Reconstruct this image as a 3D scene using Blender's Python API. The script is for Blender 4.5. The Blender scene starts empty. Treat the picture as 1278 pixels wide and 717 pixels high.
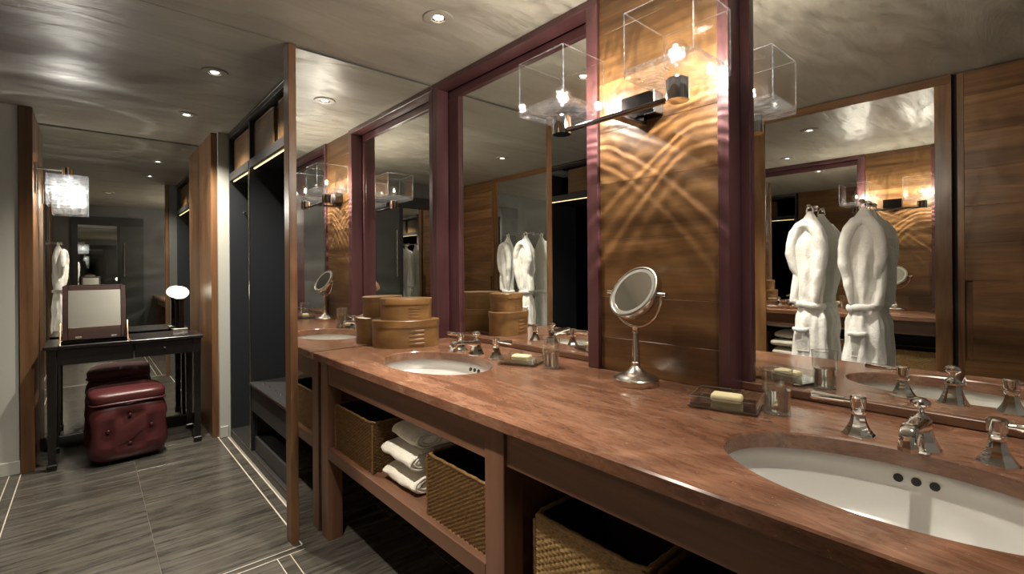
import bpy, bmesh, math, random
from mathutils import Vector, Matrix, noise
PI = math.pi
R = math.radians
random.seed(7)
SC = bpy.context.scene
COL = SC.collection

# ------------------------------------------------------------------ camera
cam_d = bpy.data.cameras.new('camera')
cam = bpy.data.objects.new('camera', cam_d)
COL.objects.link(cam)
cam_d.sensor_width = 36.0
cam_d.lens = 36.0 * 597.3 / 1278.0
cam_d.shift_y = -21.8 / 1278.0
cam_d.clip_start = 0.02
cam.matrix_world = Matrix.Translation((0, 0, 1.2728)) @ Matrix.Rotation(R(-41.46), 4, 'Z') @ Matrix.Rotation(R(90), 4, 'X') @ Matrix.Rotation(R(-0.41), 4, 'Z')
SC.camera = cam

# ------------------------------------------------------------------ world, exposure
w = bpy.data.worlds.new('world')
SC.world = w
w.use_nodes = True
w.node_tree.nodes['Background'].inputs[0].default_value = (0.55, 0.52, 0.45, 1)
w.node_tree.nodes['Background'].inputs[1].default_value = 0.05
SC.view_settings.view_transform = 'Standard'
SC.view_settings.look = 'None'
SC.view_settings.gamma = 1.0
SC.view_settings.exposure = 1.36
SC.cycles.max_bounces = 20
SC.cycles.diffuse_bounces = 4
SC.cycles.glossy_bounces = 14
SC.cycles.transmission_bounces = 14
SC.cycles.transparent_max_bounces = 48
SC.cycles.sample_clamp_indirect = 4.0
SC.cycles.blur_glossy = 0.3

# ------------------------------------------------------------------ main dimensions (metres)
CZ = 2.339          # ceiling
KZ = 0.883          # counter top
XM = 1.580          # mirror glass plane on the vanity wall
XF = 1.485          # front of the mirror frames
XP = 1.500          # front of the plank panel
YE = 2.364          # mirror at the end of the vanity
XO = -0.42          # opposite wall
YB = -0.46          # wall behind the camera
YG = 4.35           # front of the alcove
YM = 4.79           # dressing mirror
BULBS = []          # filled by the sconce builder

# ------------------------------------------------------------------ lamps: downlights
DOWN = [(1.110, 1.714), (0.508, 2.960), (0.500, 3.880), (1.110, 0.220), (0.200, 1.250)]  # last entry is an added fill light for robes and floor
LAMP_COL = (1.0, 0.92, 0.79)
for i, (x, y) in enumerate(DOWN):
    L = bpy.data.lights.new('downlight_beam', 'SPOT')
    L.energy = [48, 60, 75, 20, 90][i]
    L.color = LAMP_COL
    L.spot_size = R([100, 125, 125, 100, 80][i])
    L.spot_blend = 0.9
    L.shadow_soft_size = 0.025
    o = bpy.data.objects.new('downlight_beam', L)
    o.location = (x, y, CZ - 0.012)
    COL.objects.link(o)

# ------------------------------------------------------------------ materials
def newmat(name):
    m = bpy.data.materials.new(name)
    m.use_nodes = True
    nt = m.node_tree
    b = nt.nodes['Principled BSDF']
    return m, nt, b

def nd(nt, kind, **kw):
    n = nt.nodes.new(kind)
    for k, v in kw.items():
        if k.startswith('i_'):
            key = k[2:]
            key = int(key) if key.isdigit() else key.replace('_', ' ')
            n.inputs[key].default_value = v
        else:
            setattr(n, k, v)
    return n

def ramp(nt, fac, stops):
    r = nt.nodes.new('ShaderNodeValToRGB')
    e = r.color_ramp.elements
    while len(e) < len(stops):
        e.new(0.5)
    for el, (p, c) in zip(e, stops):
        el.position = p
        el.color = (*c, 1) if len(c) == 3 else c
    nt.links.new(fac, r.inputs[0])
    return r.outputs[0]

def plain(name, col, rough=0.5, metal=0.0, coat=0.0, spec=0.5):
    m, nt, b = newmat(name)
    b.inputs['Base Color'].default_value = (*col, 1)
    b.inputs['Roughness'].default_value = rough
    b.inputs['Metallic'].default_value = metal
    b.inputs['Coat Weight'].default_value = coat
    b.inputs['Specular IOR Level'].default_value = spec
    return m

def coords(nt, scale, rnd=True, rot=(0, 0, 0)):
    tc = nt.nodes.new('ShaderNodeTexCoord')
    src = tc.outputs['Object']
    if rnd:
        oi = nt.nodes.new('ShaderNodeObjectInfo')
        mul = nd(nt, 'ShaderNodeVectorMath', operation='SCALE')
        comb = nt.nodes.new('ShaderNodeCombineXYZ')
        for k in range(3):
            nt.links.new(oi.outputs['Random'], comb.inputs[k])
        nt.links.new(comb.outputs[0], mul.inputs[0])
        mul.inputs['Scale'].default_value = 17.3
        add = nd(nt, 'ShaderNodeVectorMath', operation='ADD')
        nt.links.new(src, add.inputs[0])
        nt.links.new(mul.outputs[0], add.inputs[1])
        src = add.outputs[0]
    mp = nt.nodes.new('ShaderNodeMapping')
    mp.inputs['Scale'].default_value = scale
    mp.inputs['Rotation'].default_value = rot
    nt.links.new(src, mp.inputs[0])
    return mp.outputs[0]

def noise_t(nt, vec, scale, detail=6, rough=0.6, dist=0.0):
    n = nd(nt, 'ShaderNodeTexNoise', i_Scale=scale, i_Detail=detail, i_Roughness=rough, i_Distortion=dist)
    nt.links.new(vec, n.inputs['Vector'])
    return n.outputs['Fac']

def bump(nt, b, fac, strength, dist=0.002):
    bp = nd(nt, 'ShaderNodeBump', i_Strength=strength, i_Distance=dist)
    nt.links.new(fac, bp.inputs['Height'])
    nt.links.new(bp.outputs[0], b.inputs['Normal'])

def mix(nt, fac, a, b_, mode='MIX'):
    m = nd(nt, 'ShaderNodeMix', data_type='RGBA', blend_type=mode)
    if isinstance(fac, (int, float)):
        m.inputs[0].default_value = fac
    else:
        nt.links.new(fac, m.inputs[0])
    for s, v in ((m.inputs[6], a), (m.inputs[7], b_)):
        if isinstance(v, tuple):
            s.default_value = (*v, 1)
        else:
            nt.links.new(v, s)
    return m.outputs[2]

def wood(name, dark, mid, light, axis='y', rough=0.35, coat=0.15, tone=0.35, big=1.0):
    m, nt, b = newmat(name)
    sc = {'x': (0.55, 7, 7), 'y': (7, 0.55, 7), 'z': (7, 7, 0.55)}[axis]
    v = coords(nt, sc)
    n1 = noise_t(nt, v, 1.6 * big, 7, 0.62, 0.9)
    v2 = coords(nt, tuple(s * 5 for s in sc))
    n2 = noise_t(nt, v2, 2.2, 4, 0.6)
    c = ramp(nt, n1, [(0.28, dark), (0.5, mid), (0.72, light)])
    c2 = mix(nt, 0.35, c, ramp(nt, n2, [(0.3, dark), (0.7, light)]), 'OVERLAY')
    oi = nt.nodes.new('ShaderNodeObjectInfo')
    hv = nt.nodes.new('ShaderNodeHueSaturation')
    mr = nd(nt, 'ShaderNodeMapRange', i_3=1 - tone, i_4=1 + tone)
    nt.links.new(oi.outputs['Random'], mr.inputs[0])
    nt.links.new(mr.outputs[0], hv.inputs['Value'])
    nt.links.new(c2, hv.inputs['Color'])
    nt.links.new(hv.outputs[0], b.inputs['Base Color'])
    b.inputs['Roughness'].default_value = rough
    b.inputs['Coat Weight'].default_value = coat
    b.inputs['Coat Roughness'].default_value = 0.25
    bump(nt, b, n2, 0.12, 0.001)
    return m

M = {}
WD = ((0.056, 0.026, 0.009), (0.175, 0.090, 0.034), (0.32, 0.182, 0.073))
M['plank'] = wood('walnut plank', *WD, axis='y', tone=0.28)
M['walnut_z'] = wood('walnut upright grain', *WD, axis='z', tone=0.1)
M['walnut_y'] = wood('walnut along grain', *WD, axis='y', tone=0.1)
M['jamb'] = wood('pale walnut jamb', (0.10, 0.050, 0.022), (0.20, 0.105, 0.048), (0.30, 0.17, 0.08), axis='z', tone=0.08)  # walnut with a paler dark grain, for jambs and post
VD = ((0.100, 0.049, 0.028), (0.185, 0.094, 0.054), (0.27, 0.145, 0.086))
M['vanity_y'] = wood('vanity wood long grain', *VD, axis='y', tone=0.1, rough=0.4)
M['vanity_z'] = wood('vanity wood upright grain', *VD, axis='z', tone=0.1, rough=0.4)
PL = ((0.080, 0.033, 0.036), (0.110, 0.046, 0.050), (0.138, 0.060, 0.064))
M['plum_y'] = wood('plum stained wood long', *PL, axis='y', tone=0.02, rough=0.3, coat=0.3)
M['plum_z'] = wood('plum stained wood upright', *PL, axis='z', tone=0.02, rough=0.3, coat=0.3)
M['ebony'] = wood('black lacquered wood', (0.006, 0.005, 0.005), (0.010, 0.008, 0.008), (0.016, 0.013, 0.012), axis='x', tone=0.05, rough=0.22, coat=0.5)
M['mahogany'] = wood('dark red mahogany', (0.02, 0.008, 0.006), (0.035, 0.014, 0.010), (0.055, 0.024, 0.016), axis='x', tone=0.05, rough=0.3, coat=0.4)
M['maple'] = wood('golden maple', (0.14, 0.072, 0.024), (0.22, 0.120, 0.043), (0.30, 0.175, 0.066), axis='x', tone=0.08, rough=0.38, coat=0.2, big=0.6)
M['navy'] = plain('blue black lacquer', (0.020, 0.022, 0.026), 0.4)
M['dark'] = plain('dark graphite board', (0.022, 0.021, 0.021), 0.4)
M['mirror'] = plain('mirror silver', (0.88, 0.89, 0.87), 0.0, 1.0)
M['mirror_far'] = plain('mirror silver with grey cast', (0.72, 0.73, 0.70), 0.0, 1.0)
M['mirror_soft'] = plain('satin mirror silver', (0.86, 0.85, 0.80), 0.10, 1.0)
M['mirror_satin'] = plain('old satin mirror', (0.56, 0.55, 0.49), 0.3, 1.0)
M['chrome'] = plain('polished chrome', (0.86, 0.85, 0.83), 0.05, 1.0)
M['nickel'] = plain('brushed nickel', (0.66, 0.62, 0.55), 0.24, 1.0)
M['darkmetal'] = plain('dark bronze metal', (0.10, 0.095, 0.10), 0.18, 1.0)
M['brass'] = plain('brass', (0.85, 0.58, 0.32), 0.2, 1.0)
M['porcelain'] = plain('white porcelain', (0.80, 0.79, 0.75), 0.12, 0, 0.6)
M['hole'] = plain('dark overflow hole', (0.02, 0.02, 0.018), 0.6)
M['soap'] = plain('cream soap', (0.80, 0.70, 0.42), 0.45)
M['gap'] = plain('black shadow gap', (0.008, 0.007, 0.007), 0.8)
M['paint'] = plain('grey painted plaster', (0.47, 0.47, 0.42), 0.55)
M['paintdark'] = plain('dark grey painted plaster', (0.10, 0.10, 0.095), 0.5)
M['slate'] = plain('dark green grey slate', (0.045, 0.048, 0.044), 0.5)
M['grout'] = plain('pale grey grout', (0.17, 0.155, 0.13), 0.7)
M['inlay'] = plain('pale stone inlay', (0.62, 0.56, 0.46), 0.4)
M['white'] = plain('white lamp trim', (0.72, 0.70, 0.64), 0.4)
M['black'] = plain('black rubber', (0.01, 0.01, 0.01), 0.6)

def cloth(name, col, sc=260, st=0.5):
    m, nt, b = newmat(name)
    v = coords(nt, (1, 1, 1))
    n = noise_t(nt, v, sc, 3, 0.7)
    n2 = noise_t(nt, v, 14, 3, 0.6)
    c = ramp(nt, n2, [(0.3, tuple(x * 0.9 for x in col)), (0.7, col)])
    nt.links.new(c, b.inputs['Base Color'])
    b.inputs['Roughness'].default_value = 0.95
    b.inputs['Sheen Weight'].default_value = 0.25
    h = nd(nt, 'ShaderNodeMath', operation='MULTIPLY_ADD')
    nt.links.new(noise_t(nt, v, 32, 4, 0.65, 0.8), h.inputs[0])
    h.inputs[1].default_value = 3.0
    nt.links.new(n, h.inputs[2])
    bump(nt, b, h.outputs[0], st, 0.004)
    return m
M['terry'] = cloth('white terry cloth', (0.82, 0.80, 0.76))
M['towel'] = cloth('cream towel cloth', (0.82, 0.77, 0.66), 220, 0.6)

def leather():
    m, nt, b = newmat('burgundy leather')
    v = coords(nt, (1, 1, 1))
    n = noise_t(nt, v, 160, 4, 0.6)
    n2 = noise_t(nt, v, 5, 3)
    c = ramp(nt, n2, [(0.3, (0.070, 0.016, 0.017)), (0.7, (0.110, 0.028, 0.028))])
    nt.links.new(c, b.inputs['Base Color'])
    b.inputs['Roughness'].default_value = 0.36
    bump(nt, b, n, 0.25, 0.002)
    return m
M['leather'] = leather()

def marble():
    m, nt, b = newmat('red brown marble')
    v = coords(nt, (4.5, 1.0, 3.0), rnd=False, rot=(0, 0, R(-6)))
    n1 = noise_t(nt, v, 2.2, 9, 0.68, 0.8)
    base = ramp(nt, n1, [(0.28, (0.115, 0.050, 0.030)), (0.46, (0.195, 0.090, 0.052)), (0.60, (0.255, 0.130, 0.080)), (0.78, (0.33, 0.19, 0.125))])
    v2 = coords(nt, (9, 2.2, 8), rnd=False, rot=(0, 0, R(-10)))
    n2 = noise_t(nt, v2, 5, 6, 0.7, 1.5)
    dk = ramp(nt, n2, [(0.38, (0.55, 0.5, 0.48)), (0.55, (1, 1, 1))])
    c = mix(nt, 0.7, base, dk, 'MULTIPLY')
    # pale flecks and veins
    v3 = coords(nt, (26, 9, 20), rnd=False, rot=(0, 0, R(14)))
    n3 = noise_t(nt, v3, 7, 5, 0.75, 0.6)
    fl = ramp(nt, n3, [(0.635, (0, 0, 0)), (0.70, (0.75, 0.75, 0.75))])
    c = mix(nt, fl, c, (0.52, 0.36, 0.22))
    v4 = coords(nt, (2.2, 1.0, 2.0), rnd=False, rot=(0, 0, R(-8)))
    n4 = noise_t(nt, v4, 6.0, 7, 0.7, 0.4)
    wash = ramp(nt, n4, [(0.55, (0, 0, 0)), (0.72, (0.55, 0.55, 0.55))])
    c = mix(nt, wash, c, (0.34, 0.21, 0.145))
    nt.links.new(c, b.inputs['Base Color'])
    r = ramp(nt, n1, [(0.3, (0.14,) * 3), (0.8, (0.24,) * 3)])
    nt.links.new(r, b.inputs['Roughness'])
    return m
M['marble'] = marble()

def stone():
    m, nt, b = newmat('striated grey brown stone')
    v = coords(nt, (0.9, 9, 4))
    n1 = noise_t(nt, v, 2.4, 8, 0.65, 0.5)
    v2 = coords(nt, (3.0, 34, 8))
    n2 = noise_t(nt, v2, 2.0, 5, 0.6, 0.3)
    c = ramp(nt, n1, [(0.30, (0.036, 0.033, 0.029)), (0.5, (0.078, 0.070, 0.058)), (0.72, (0.130, 0.117, 0.096))])
    d = ramp(nt, n2, [(0.36, (0.40, 0.40, 0.42)), (0.5, (1, 1, 1))])
    c = mix(nt, 0.75, c, d, 'MULTIPLY')
    nt.links.new(c, b.inputs['Base Color'])
    r = ramp(nt, n1, [(0.3, (0.16,) * 3), (0.7, (0.28,) * 3)])
    nt.links.new(r, b.inputs['Roughness'])
    bump(nt, b, n2, 0.1, 0.001)
    return m
M['stone'] = stone()

def plaster():
    m, nt, b = newmat('polished grey plaster')
    v = coords(nt, (0.7, 3.0, 1), rnd=False, rot=(0, 0, R(8)))
    n1 = noise_t(nt, v, 2.0, 6, 0.6, 0.8)
    c = ramp(nt, n1, [(0.3, (0.250, 0.233, 0.195)), (0.7, (0.345, 0.325, 0.278))])
    nt.links.new(c, b.inputs['Base Color'])
    b.inputs['Roughness'].default_value = 0.42
    b.inputs['Specular IOR Level'].default_value = 0.5
    bump(nt, b, n1, 0.5, 0.02)
    return m
M['plaster'] = plaster()

def glass_thin(name, tint, gl=0.9, ior=1.5, bumpy=0.0, extra=0.0, cloudy=0.0):
    """clear pane: light passes straight through, surfaces mirror by Fresnel"""
    m, nt, b = newmat(name)
    nt.nodes.remove(b)
    out = nt.nodes['Material Output']
    tr = nd(nt, 'ShaderNodeBsdfTransparent', i_Color=(*tint, 1))
    g = nd(nt, 'ShaderNodeBsdfGlossy', i_Roughness=0.02, i_Color=(gl, gl, gl, 1))
    # Schlick reflectance from the facing angle, alike from both sides of the pane
    f0 = ((ior - 1) / (ior + 1)) ** 2
    fr = nd(nt, 'ShaderNodeLayerWeight', i_Blend=0.5)
    pw = nd(nt, 'ShaderNodeMath', operation='POWER')
    nt.links.new(fr.outputs['Facing'], pw.inputs[0])
    pw.inputs[1].default_value = 5.0
    ma = nd(nt, 'ShaderNodeMath', operation='MULTIPLY_ADD')
    nt.links.new(pw.outputs[0], ma.inputs[0])
    ma.inputs[1].default_value = 1 - f0
    ma.inputs[2].default_value = f0
    fac = ma.outputs[0]
    if extra:
        a = nd(nt, 'ShaderNodeMath', operation='ADD', use_clamp=True)
        nt.links.new(fac, a.inputs[0])
        a.inputs[1].default_value = extra
        fac = a.outputs[0]
    if bumpy:
        v = coords(nt, (1, 1, 1))
        n = noise_t(nt, v, 26, 4, 0.6, 1.0)
        bp = nd(nt, 'ShaderNodeBump', i_Strength=bumpy, i_Distance=0.02)
        nt.links.new(n, bp.inputs['Height'])
        nt.links.new(bp.outputs[0], g.inputs['Normal'])
        nt.links.new(bp.outputs[0], fr.inputs['Normal'])
    mx = nt.nodes.new('ShaderNodeMixShader')
    nt.links.new(fac, mx.inputs[0])
    nt.links.new(tr.outputs[0], mx.inputs[1])
    nt.links.new(g.outputs[0], mx.inputs[2])
    last = mx.outputs[0]
    if cloudy:      # seeds and ripples in cast glass scatter a little light; on edge rods a whitened highlight
        tl = nd(nt, 'ShaderNodeBsdfTranslucent', i_Color=(0.85, 0.92, 1.0, 1))
        v = coords(nt, (1, 1, 1.6))
        n = noise_t(nt, v, 34, 5, 0.7, 1.5)
        rp = ramp(nt, n, [(0.42, (0.3 * cloudy,) * 3), (0.62, (2.2 * cloudy,) * 3)])
        m2 = nt.nodes.new('ShaderNodeMixShader')
        nt.links.new(rp, m2.inputs[0])
        nt.links.new(last, m2.inputs[1])
        nt.links.new(tl.outputs[0], m2.inputs[2])
        last = m2.outputs[0]
    nt.links.new(last, out.inputs[0])
    return m
M['cube_glass'] = glass_thin('clear sconce glass', (0.985, 0.988, 0.99), 1.0, 1.35, 0.03)
M['cube_edge'] = glass_thin('whitened glass edge', (0.90, 0.92, 0.95), 1.0, 1.6, 0.3, 0.10, 0.03)  # edge highlight put into the material by whitening the glass
M['cube_base'] = glass_thin('wavy thick glass base', (0.93, 0.95, 0.98), 1.0, 1.5, 1.0, 0.05, 0.0018)
M['ice_glass'] = glass_thin('rippled cast glass', (0.90, 0.93, 0.96), 1.0, 1.6, 1.0, 0.18, 0.007)
M['bulb_glass'] = glass_thin('clear bulb glass', (0.97, 0.97, 0.97), 1.0, 1.5, 0.35, 0.03)

def glass_real(name, tint, ior, clear):
    m, nt, b = newmat(name)
    nt.nodes.remove(b)
    out = nt.nodes['Material Output']
    tr = nd(nt, 'ShaderNodeBsdfTransparent', i_Color=(*tint, 1))
    g = nd(nt, 'ShaderNodeBsdfGlass', i_Roughness=0.0, i_IOR=ior, i_Color=(*tint, 1))
    mx = nt.nodes.new('ShaderNodeMixShader')
    mx.inputs[0].default_value = 1 - clear
    nt.links.new(tr.outputs[0], mx.inputs[1])
    nt.links.new(g.outputs[0], mx.inputs[2])
    nt.links.new(mx.outputs[0], out.inputs[0])
    return m
M['tumbler'] = glass_thin('tumbler glass', (0.965, 0.975, 0.97), 1.0, 1.75, 0.0, 0.0)
M['glass_lip'] = glass_thin('whitened glass lip', (0.92, 0.94, 0.94), 1.0, 1.6, 0.0, 0.25, 0.05)  # rim highlights of tumblers and dishes, put in as whiter, shinier glass
M['water'] = glass_real('water', (0.96, 0.97, 0.97), 1.40, 0.10)
M['acrylic'] = glass_thin('clear acrylic', (0.95, 0.965, 0.96), 1.0, 1.6, 0.0, 0.02)
M['smoke_acrylic'] = glass_thin('grey acrylic base', (0.62, 0.64, 0.62), 1.0, 1.5, 0.0, 0.08)

def emit(name, col, s):
    m, nt, b = newmat(name)
    b.inputs['Base Color'].default_value = (*col, 1)
    b.inputs['Emission Color'].default_value = (*col, 1)
    b.inputs['Emission Strength'].default_value = s
    return m
M['filament'] = emit('glowing filament', (1.0, 0.93, 0.80), 120)
M['spotface'] = emit('glowing downlight lens', (1.0, 0.94, 0.82), 9)
M['globe'] = emit('glowing opal globe', (1.0, 0.92, 0.77), 0.95)
M['led'] = emit('warm light strip', (1.0, 0.72, 0.34), 0.9)

def cane(name, a, b_, c_):
    m, nt, b = newmat(name)
    v = coords(nt, (1, 1, 1))
    n = noise_t(nt, coords(nt, (1, 1, 3.5)), 75, 3, 0.75)
    v2 = coords(nt, (1, 1, 9))
    n2 = noise_t(nt, v2, 9, 3, 0.6)
    c = ramp(nt, n, [(0.3, a), (0.52, b_), (0.72, c_)])
    c = mix(nt, 0.5, c, ramp(nt, n2, [(0.3, (0.5, 0.45, 0.4)), (0.65, (1, 1, 1))]), 'MULTIPLY')
    nt.links.new(c, b.inputs['Base Color'])
    b.inputs['Roughness'].default_value = 0.5
    return m
M['cane'] = cane('honey brown cane', (0.060, 0.028, 0.009), (0.170, 0.088, 0.028), (0.30, 0.17, 0.060))
M['cane_light'] = cane('pale straw cane', (0.18, 0.105, 0.040), (0.36, 0.225, 0.090), (0.52, 0.35, 0.16))
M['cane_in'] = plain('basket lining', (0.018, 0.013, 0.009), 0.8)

# ------------------------------------------------------------------ mesh helpers
WL = {}

def box(bm, x0, x1, y0, y1, z0, z1, bev=0.0, seg=1):
    vs = [bm.verts.new((x, y, z)) for x in (x0, x1) for y in (y0, y1) for z in (z0, z1)]
    F = [(0, 1, 3, 2), (4, 6, 7, 5), (0, 4, 5, 1), (2, 3, 7, 6), (0, 2, 6, 4), (1, 5, 7, 3)]
    fs = [bm.faces.new([vs[i] for i in f]) for f in F]
    if bev > 0:
        es = list({e for f in fs for e in f.edges})
        bmesh.ops.bevel(bm, geom=es, offset=bev, segments=seg, profile=0.5, affect='EDGES')
    return vs

def xform(bm, verts, mat):
    for v in verts:
        v.co = mat @ v.co

def lathe(bm, prof, n=24, c=(0, 0, 0), mat=None, ang0=0.0, sx=1.0, sy=1.0, cap=True):
    """profile [(r,z)...] turned round z"""
    rings = []
    allv = []
    for r, z in prof:
        if r < 1e-6:
            v = bm.verts.new((0, 0, z)); rings.append([v]); allv.append(v)
        else:
            ring = [bm.verts.new((r * sx * math.cos(ang0 + 2 * PI * k / n), r * sy * math.sin(ang0 + 2 * PI * k / n), z)) for k in range(n)]
            rings.append(ring); allv += ring
    for a, b in zip(rings[:-1], rings[1:]):
        for k in range(n):
            k2 = (k + 1) % n
            if len(a) == 1 and len(b) == 1:
                break
            if len(a) == 1:
                bm.faces.new((a[0], b[k2], b[k]))
            elif len(b) == 1:
                bm.faces.new((a[k], a[k2], b[0]))
            else:
                bm.faces.new((a[k], a[k2], b[k2], b[k]))
    if cap:
        if len(rings[0]) > 1:
            bm.faces.new(list(reversed(rings[0])))
        if len(rings[-1]) > 1:
            bm.faces.new(rings[-1])
    T = Matrix.Translation(c) @ (mat if mat is not None else Matrix.Identity(4))
    xform(bm, allv, T)
    return allv

def tube(bm, pts, r, n=10, closed=False, flat=None):
    pts = [Vector(p) for p in pts]
    rs = r if isinstance(r, (list, tuple)) else [r] * len(pts)
    rings = []
    up = Vector((0, 0, 1))
    prev = None
    N = len(pts)
    for i, p in enumerate(pts):
        if closed:
            t = (pts[(i + 1) % N] - pts[i - 1]).normalized()
        else:
            t = (pts[min(i + 1, N - 1)] - pts[max(i - 1, 0)]).normalized()
        if prev is None:
            a = t.cross(up)
            if a.length < 1e-4:
                a = t.cross(Vector((1, 0, 0)))
            a.normalize()
        else:
            a = (prev - t * prev.dot(t)).normalized()
        prev = a
        b = t.cross(a)
        fa, fb = (1, 1) if flat is None else flat
        rings.append([bm.verts.new(p + (a * math.cos(2 * PI * k / n) * fa + b * math.sin(2 * PI * k / n) * fb) * rs[i]) for k in range(n)])
    for i in range(N if closed else N - 1):
        a, b = rings[i], rings[(i + 1) % N]
        for k in range(n):
            bm.faces.new((a[k], a[(k + 1) % n], b[(k + 1) % n], b[k]))
    if not closed:
        bm.faces.new(list(reversed(rings[0])))
        bm.faces.new(rings[-1])
    return [v for rg in rings for v in rg]

def loft(bm, rings, closed_ends=True):
    vr = [[bm.verts.new(p) for p in rg] for rg in rings]
    n = len(rings[0])
    for a, b in zip(vr[:-1], vr[1:]):
        for k in range(n):
            bm.faces.new((a[k], a[(k + 1) % n], b[(k + 1) % n], b[k]))
    if closed_ends:
        bm.faces.new(list(reversed(vr[0])))
        bm.faces.new(vr[-1])
    return [v for r_ in vr for v in r_]

def grid_surface(bm, fn, nu, nv):
    g = [[bm.verts.new(fn(i / nu, j / nv)) for i in range(nu + 1)] for j in range(nv + 1)]
    for j in range(nv):
        for i in range(nu):
            bm.faces.new((g[j][i], g[j][i + 1], g[j + 1][i + 1], g[j + 1][i]))
    return g

def obj(name, bm, mat, parent=None, smooth=None, recalc=True):
    if recalc:
        bmesh.ops.recalc_face_normals(bm, faces=bm.faces)
    off = WL.get(parent.name, Vector((0, 0, 0))) if parent else Vector((0, 0, 0))
    if off.length:
        for v in bm.verts:
            v.co -= off
    me = bpy.data.meshes.new(name)
    bm.to_mesh(me)
    bm.free()
    me.materials.append(M[mat] if isinstance(mat, str) else mat)
    if smooth is not None:
        me.shade_smooth()
        if smooth < 180:
            me.set_sharp_from_angle(angle=R(smooth))
    o = bpy.data.objects.new(name, me)
    COL.objects.link(o)
    if parent:
        o.parent = parent
        WL[o.name] = off
    return o

def thing(name, label, cat, loc=(0, 0, 0), rz=0.0, group=None, local=False):
    o = bpy.data.objects.new(name, None)
    o.empty_display_size = 0.05
    COL.objects.link(o)
    o.location = loc
    o.rotation_euler = (0, 0, rz)
    o['label'] = label
    o['category'] = cat
    if group:
        o['group'] = group
    WL[o.name] = Vector((0, 0, 0)) if local else Vector(loc)
    return o

def tag(o, label, cat, group=None):
    o['label'] = label
    o['category'] = cat
    if group:
        o['group'] = group
    return o

def struct(o):
    o['kind'] = 'structure'
    return o

def B(name, mat, dims, parent=None, bev=0.0, seg=1):
    bm = bmesh.new()
    box(bm, *dims, bev, seg)
    return obj(name, bm, mat, parent)

def copy_tree(o, loc=None, rz=None, label=None, parent=None):
    c = o.copy()
    COL.objects.link(c)
    if parent:
        c.parent = parent
    if loc is not None:
        c.location = loc
    if rz is not None:
        c.rotation_euler = (0, 0, rz)
    if label:
        c['label'] = label
    for ch in list(o.children):
        copy_tree(ch, parent=c)
    return c

# ================================================================== ROOM SHELL
# floor: base slab (grout) with stone tiles as parts
floor = struct(B('floor', 'grout', (-1.05, 1.70, YB - 0.1, 5.0, -0.06, -0.004)))
def tile(x0, x1, y0, y1, mat='stone', g=0.0012):
    B('tile', mat, (x0 + g, x1 - g, y0 + g, y1 - g, -0.02, 0.0), floor, 0.0008)
ys = [2.320, 2.730, 3.070, 3.480, 3.890, 4.30, 4.71]
for a, b in zip(ys[:-1], ys[1:]):
    for x0, x1 in ((-0.328, 0.222), (0.222, 0.732)):
        tile(x0, x1, a, b)
    tile(-0.380, -0.333, a, b)
    tile(-0.95, -0.385, a, b)
    if b < 4.36:
        tile(0.739, 0.7895, max(a, 2.432), b)
tile(-0.328, 0.222, 4.71, 4.80); tile(0.222, 0.732, 4.71, 4.80)
def inlay(x0, x1, y0, y1):
    B('inlay_strip', 'inlay', (x0, x1, y0, y1, -0.02, 0.0003), floor)
inlay(0.7325, 0.7385, 2.321, 4.26); inlay(0.7900, 0.7965, 2.432, 4.21)
inlay(-0.3325, -0.3285, 2.321, 4.345); inlay(-0.3845, -0.3805, 2.321, 4.345)
inlay(-0.95, 0.732, 2.3165, 2.3195); inlay(-0.95, 0.732, 2.276, 2.279)
tile(-0.95, -0.35, 2.279, 2.3165); tile(-0.35, 0.222, 2.279, 2.3165); tile(0.222, 0.73, 2.279, 2.3165)
inlay(0.614, 0.617, YB, 2.276); inlay(0.668, 0.671, YB, 2.276)
yv = [2.276 - 0.19 * k for k in range(15)]
for a, b in zip(yv[1:], yv[:-1]):
    a = max(a, YB)
    if b <= YB: break
    tile(0.617, 0.668, a, b); tile(0.671, 1.16, a, b); tile(1.16, 1.60, a, b)
    tile(-0.40, 0.222, a, b); tile(0.222, 0.614, a, b)
for a, b in ((2.276, 2.364),):
    tile(0.73, 1.16, a, b); tile(1.16, 1.6, a, b)

# ceiling: two plaster fields with a dark joint at the vanity end mirror
ceil = struct(B('ceiling', 'plaster', (-1.05, 1.70, YB - 0.1, YE - 0.004, CZ, CZ + 0.06)))
struct(B('ceiling_corridor', 'plaster', (-1.05, 1.70, YE + 0.004, 5.0, CZ, CZ + 0.06))).name = 'ceiling.001'
struct(B('trim_1', 'gap', (-1.05, 1.70, YE - 0.004, YE + 0.004, CZ + 0.006, CZ + 0.06)))
struct(B('trim_2', 'gap', (-0.27, 0.705, YM - 0.016, YM - 0.010, CZ - 0.002, CZ + 0.01)))

wall_r = struct(B('wall_right', 'paintdark', (1.60, 1.70, YB - 0.1, 5.0, -0.02, CZ + 0.05)))
wall_f = struct(B('wall_far', 'paintdark', (-1.05, 1.60, YM + 0.008, 5.0, -0.02, CZ + 0.05)))
wall_b = struct(B('wall_back', 'paintdark', (-0.62, 1.60, YB - 0.1, YB, -0.02, CZ + 0.05)))
wall_l = struct(B('wall_left', 'walnut_z', (-0.62, XO - 0.03, YB, 2.42, -0.02, CZ + 0.05)))
struct(B('wall_closet', 'navy', (-1.05, -0.98, 2.42, 5.0, -0.02, CZ + 0.05))).name = 'wall_left.001'
struct(B('wall_alcove_left', 'paint', (-0.98, -0.3345, YG, YM, -0.02, CZ + 0.05))).name = 'wall_alcove_left'
struct(B('baseboard_left', 'paint', (-0.98, -0.3345, YG - 0.012, YG, 0.0, 0.085), None, 0.003))
struct(B('wall_alcove_right', 'paint', (0.742, 1.60, 4.225, YM, -0.02, CZ + 0.05)))
struct(B('baseboard_right', 'paint', (0.744, 0.800, 4.215, 4.225, 0.0, 0.085), None, 0.003))
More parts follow.
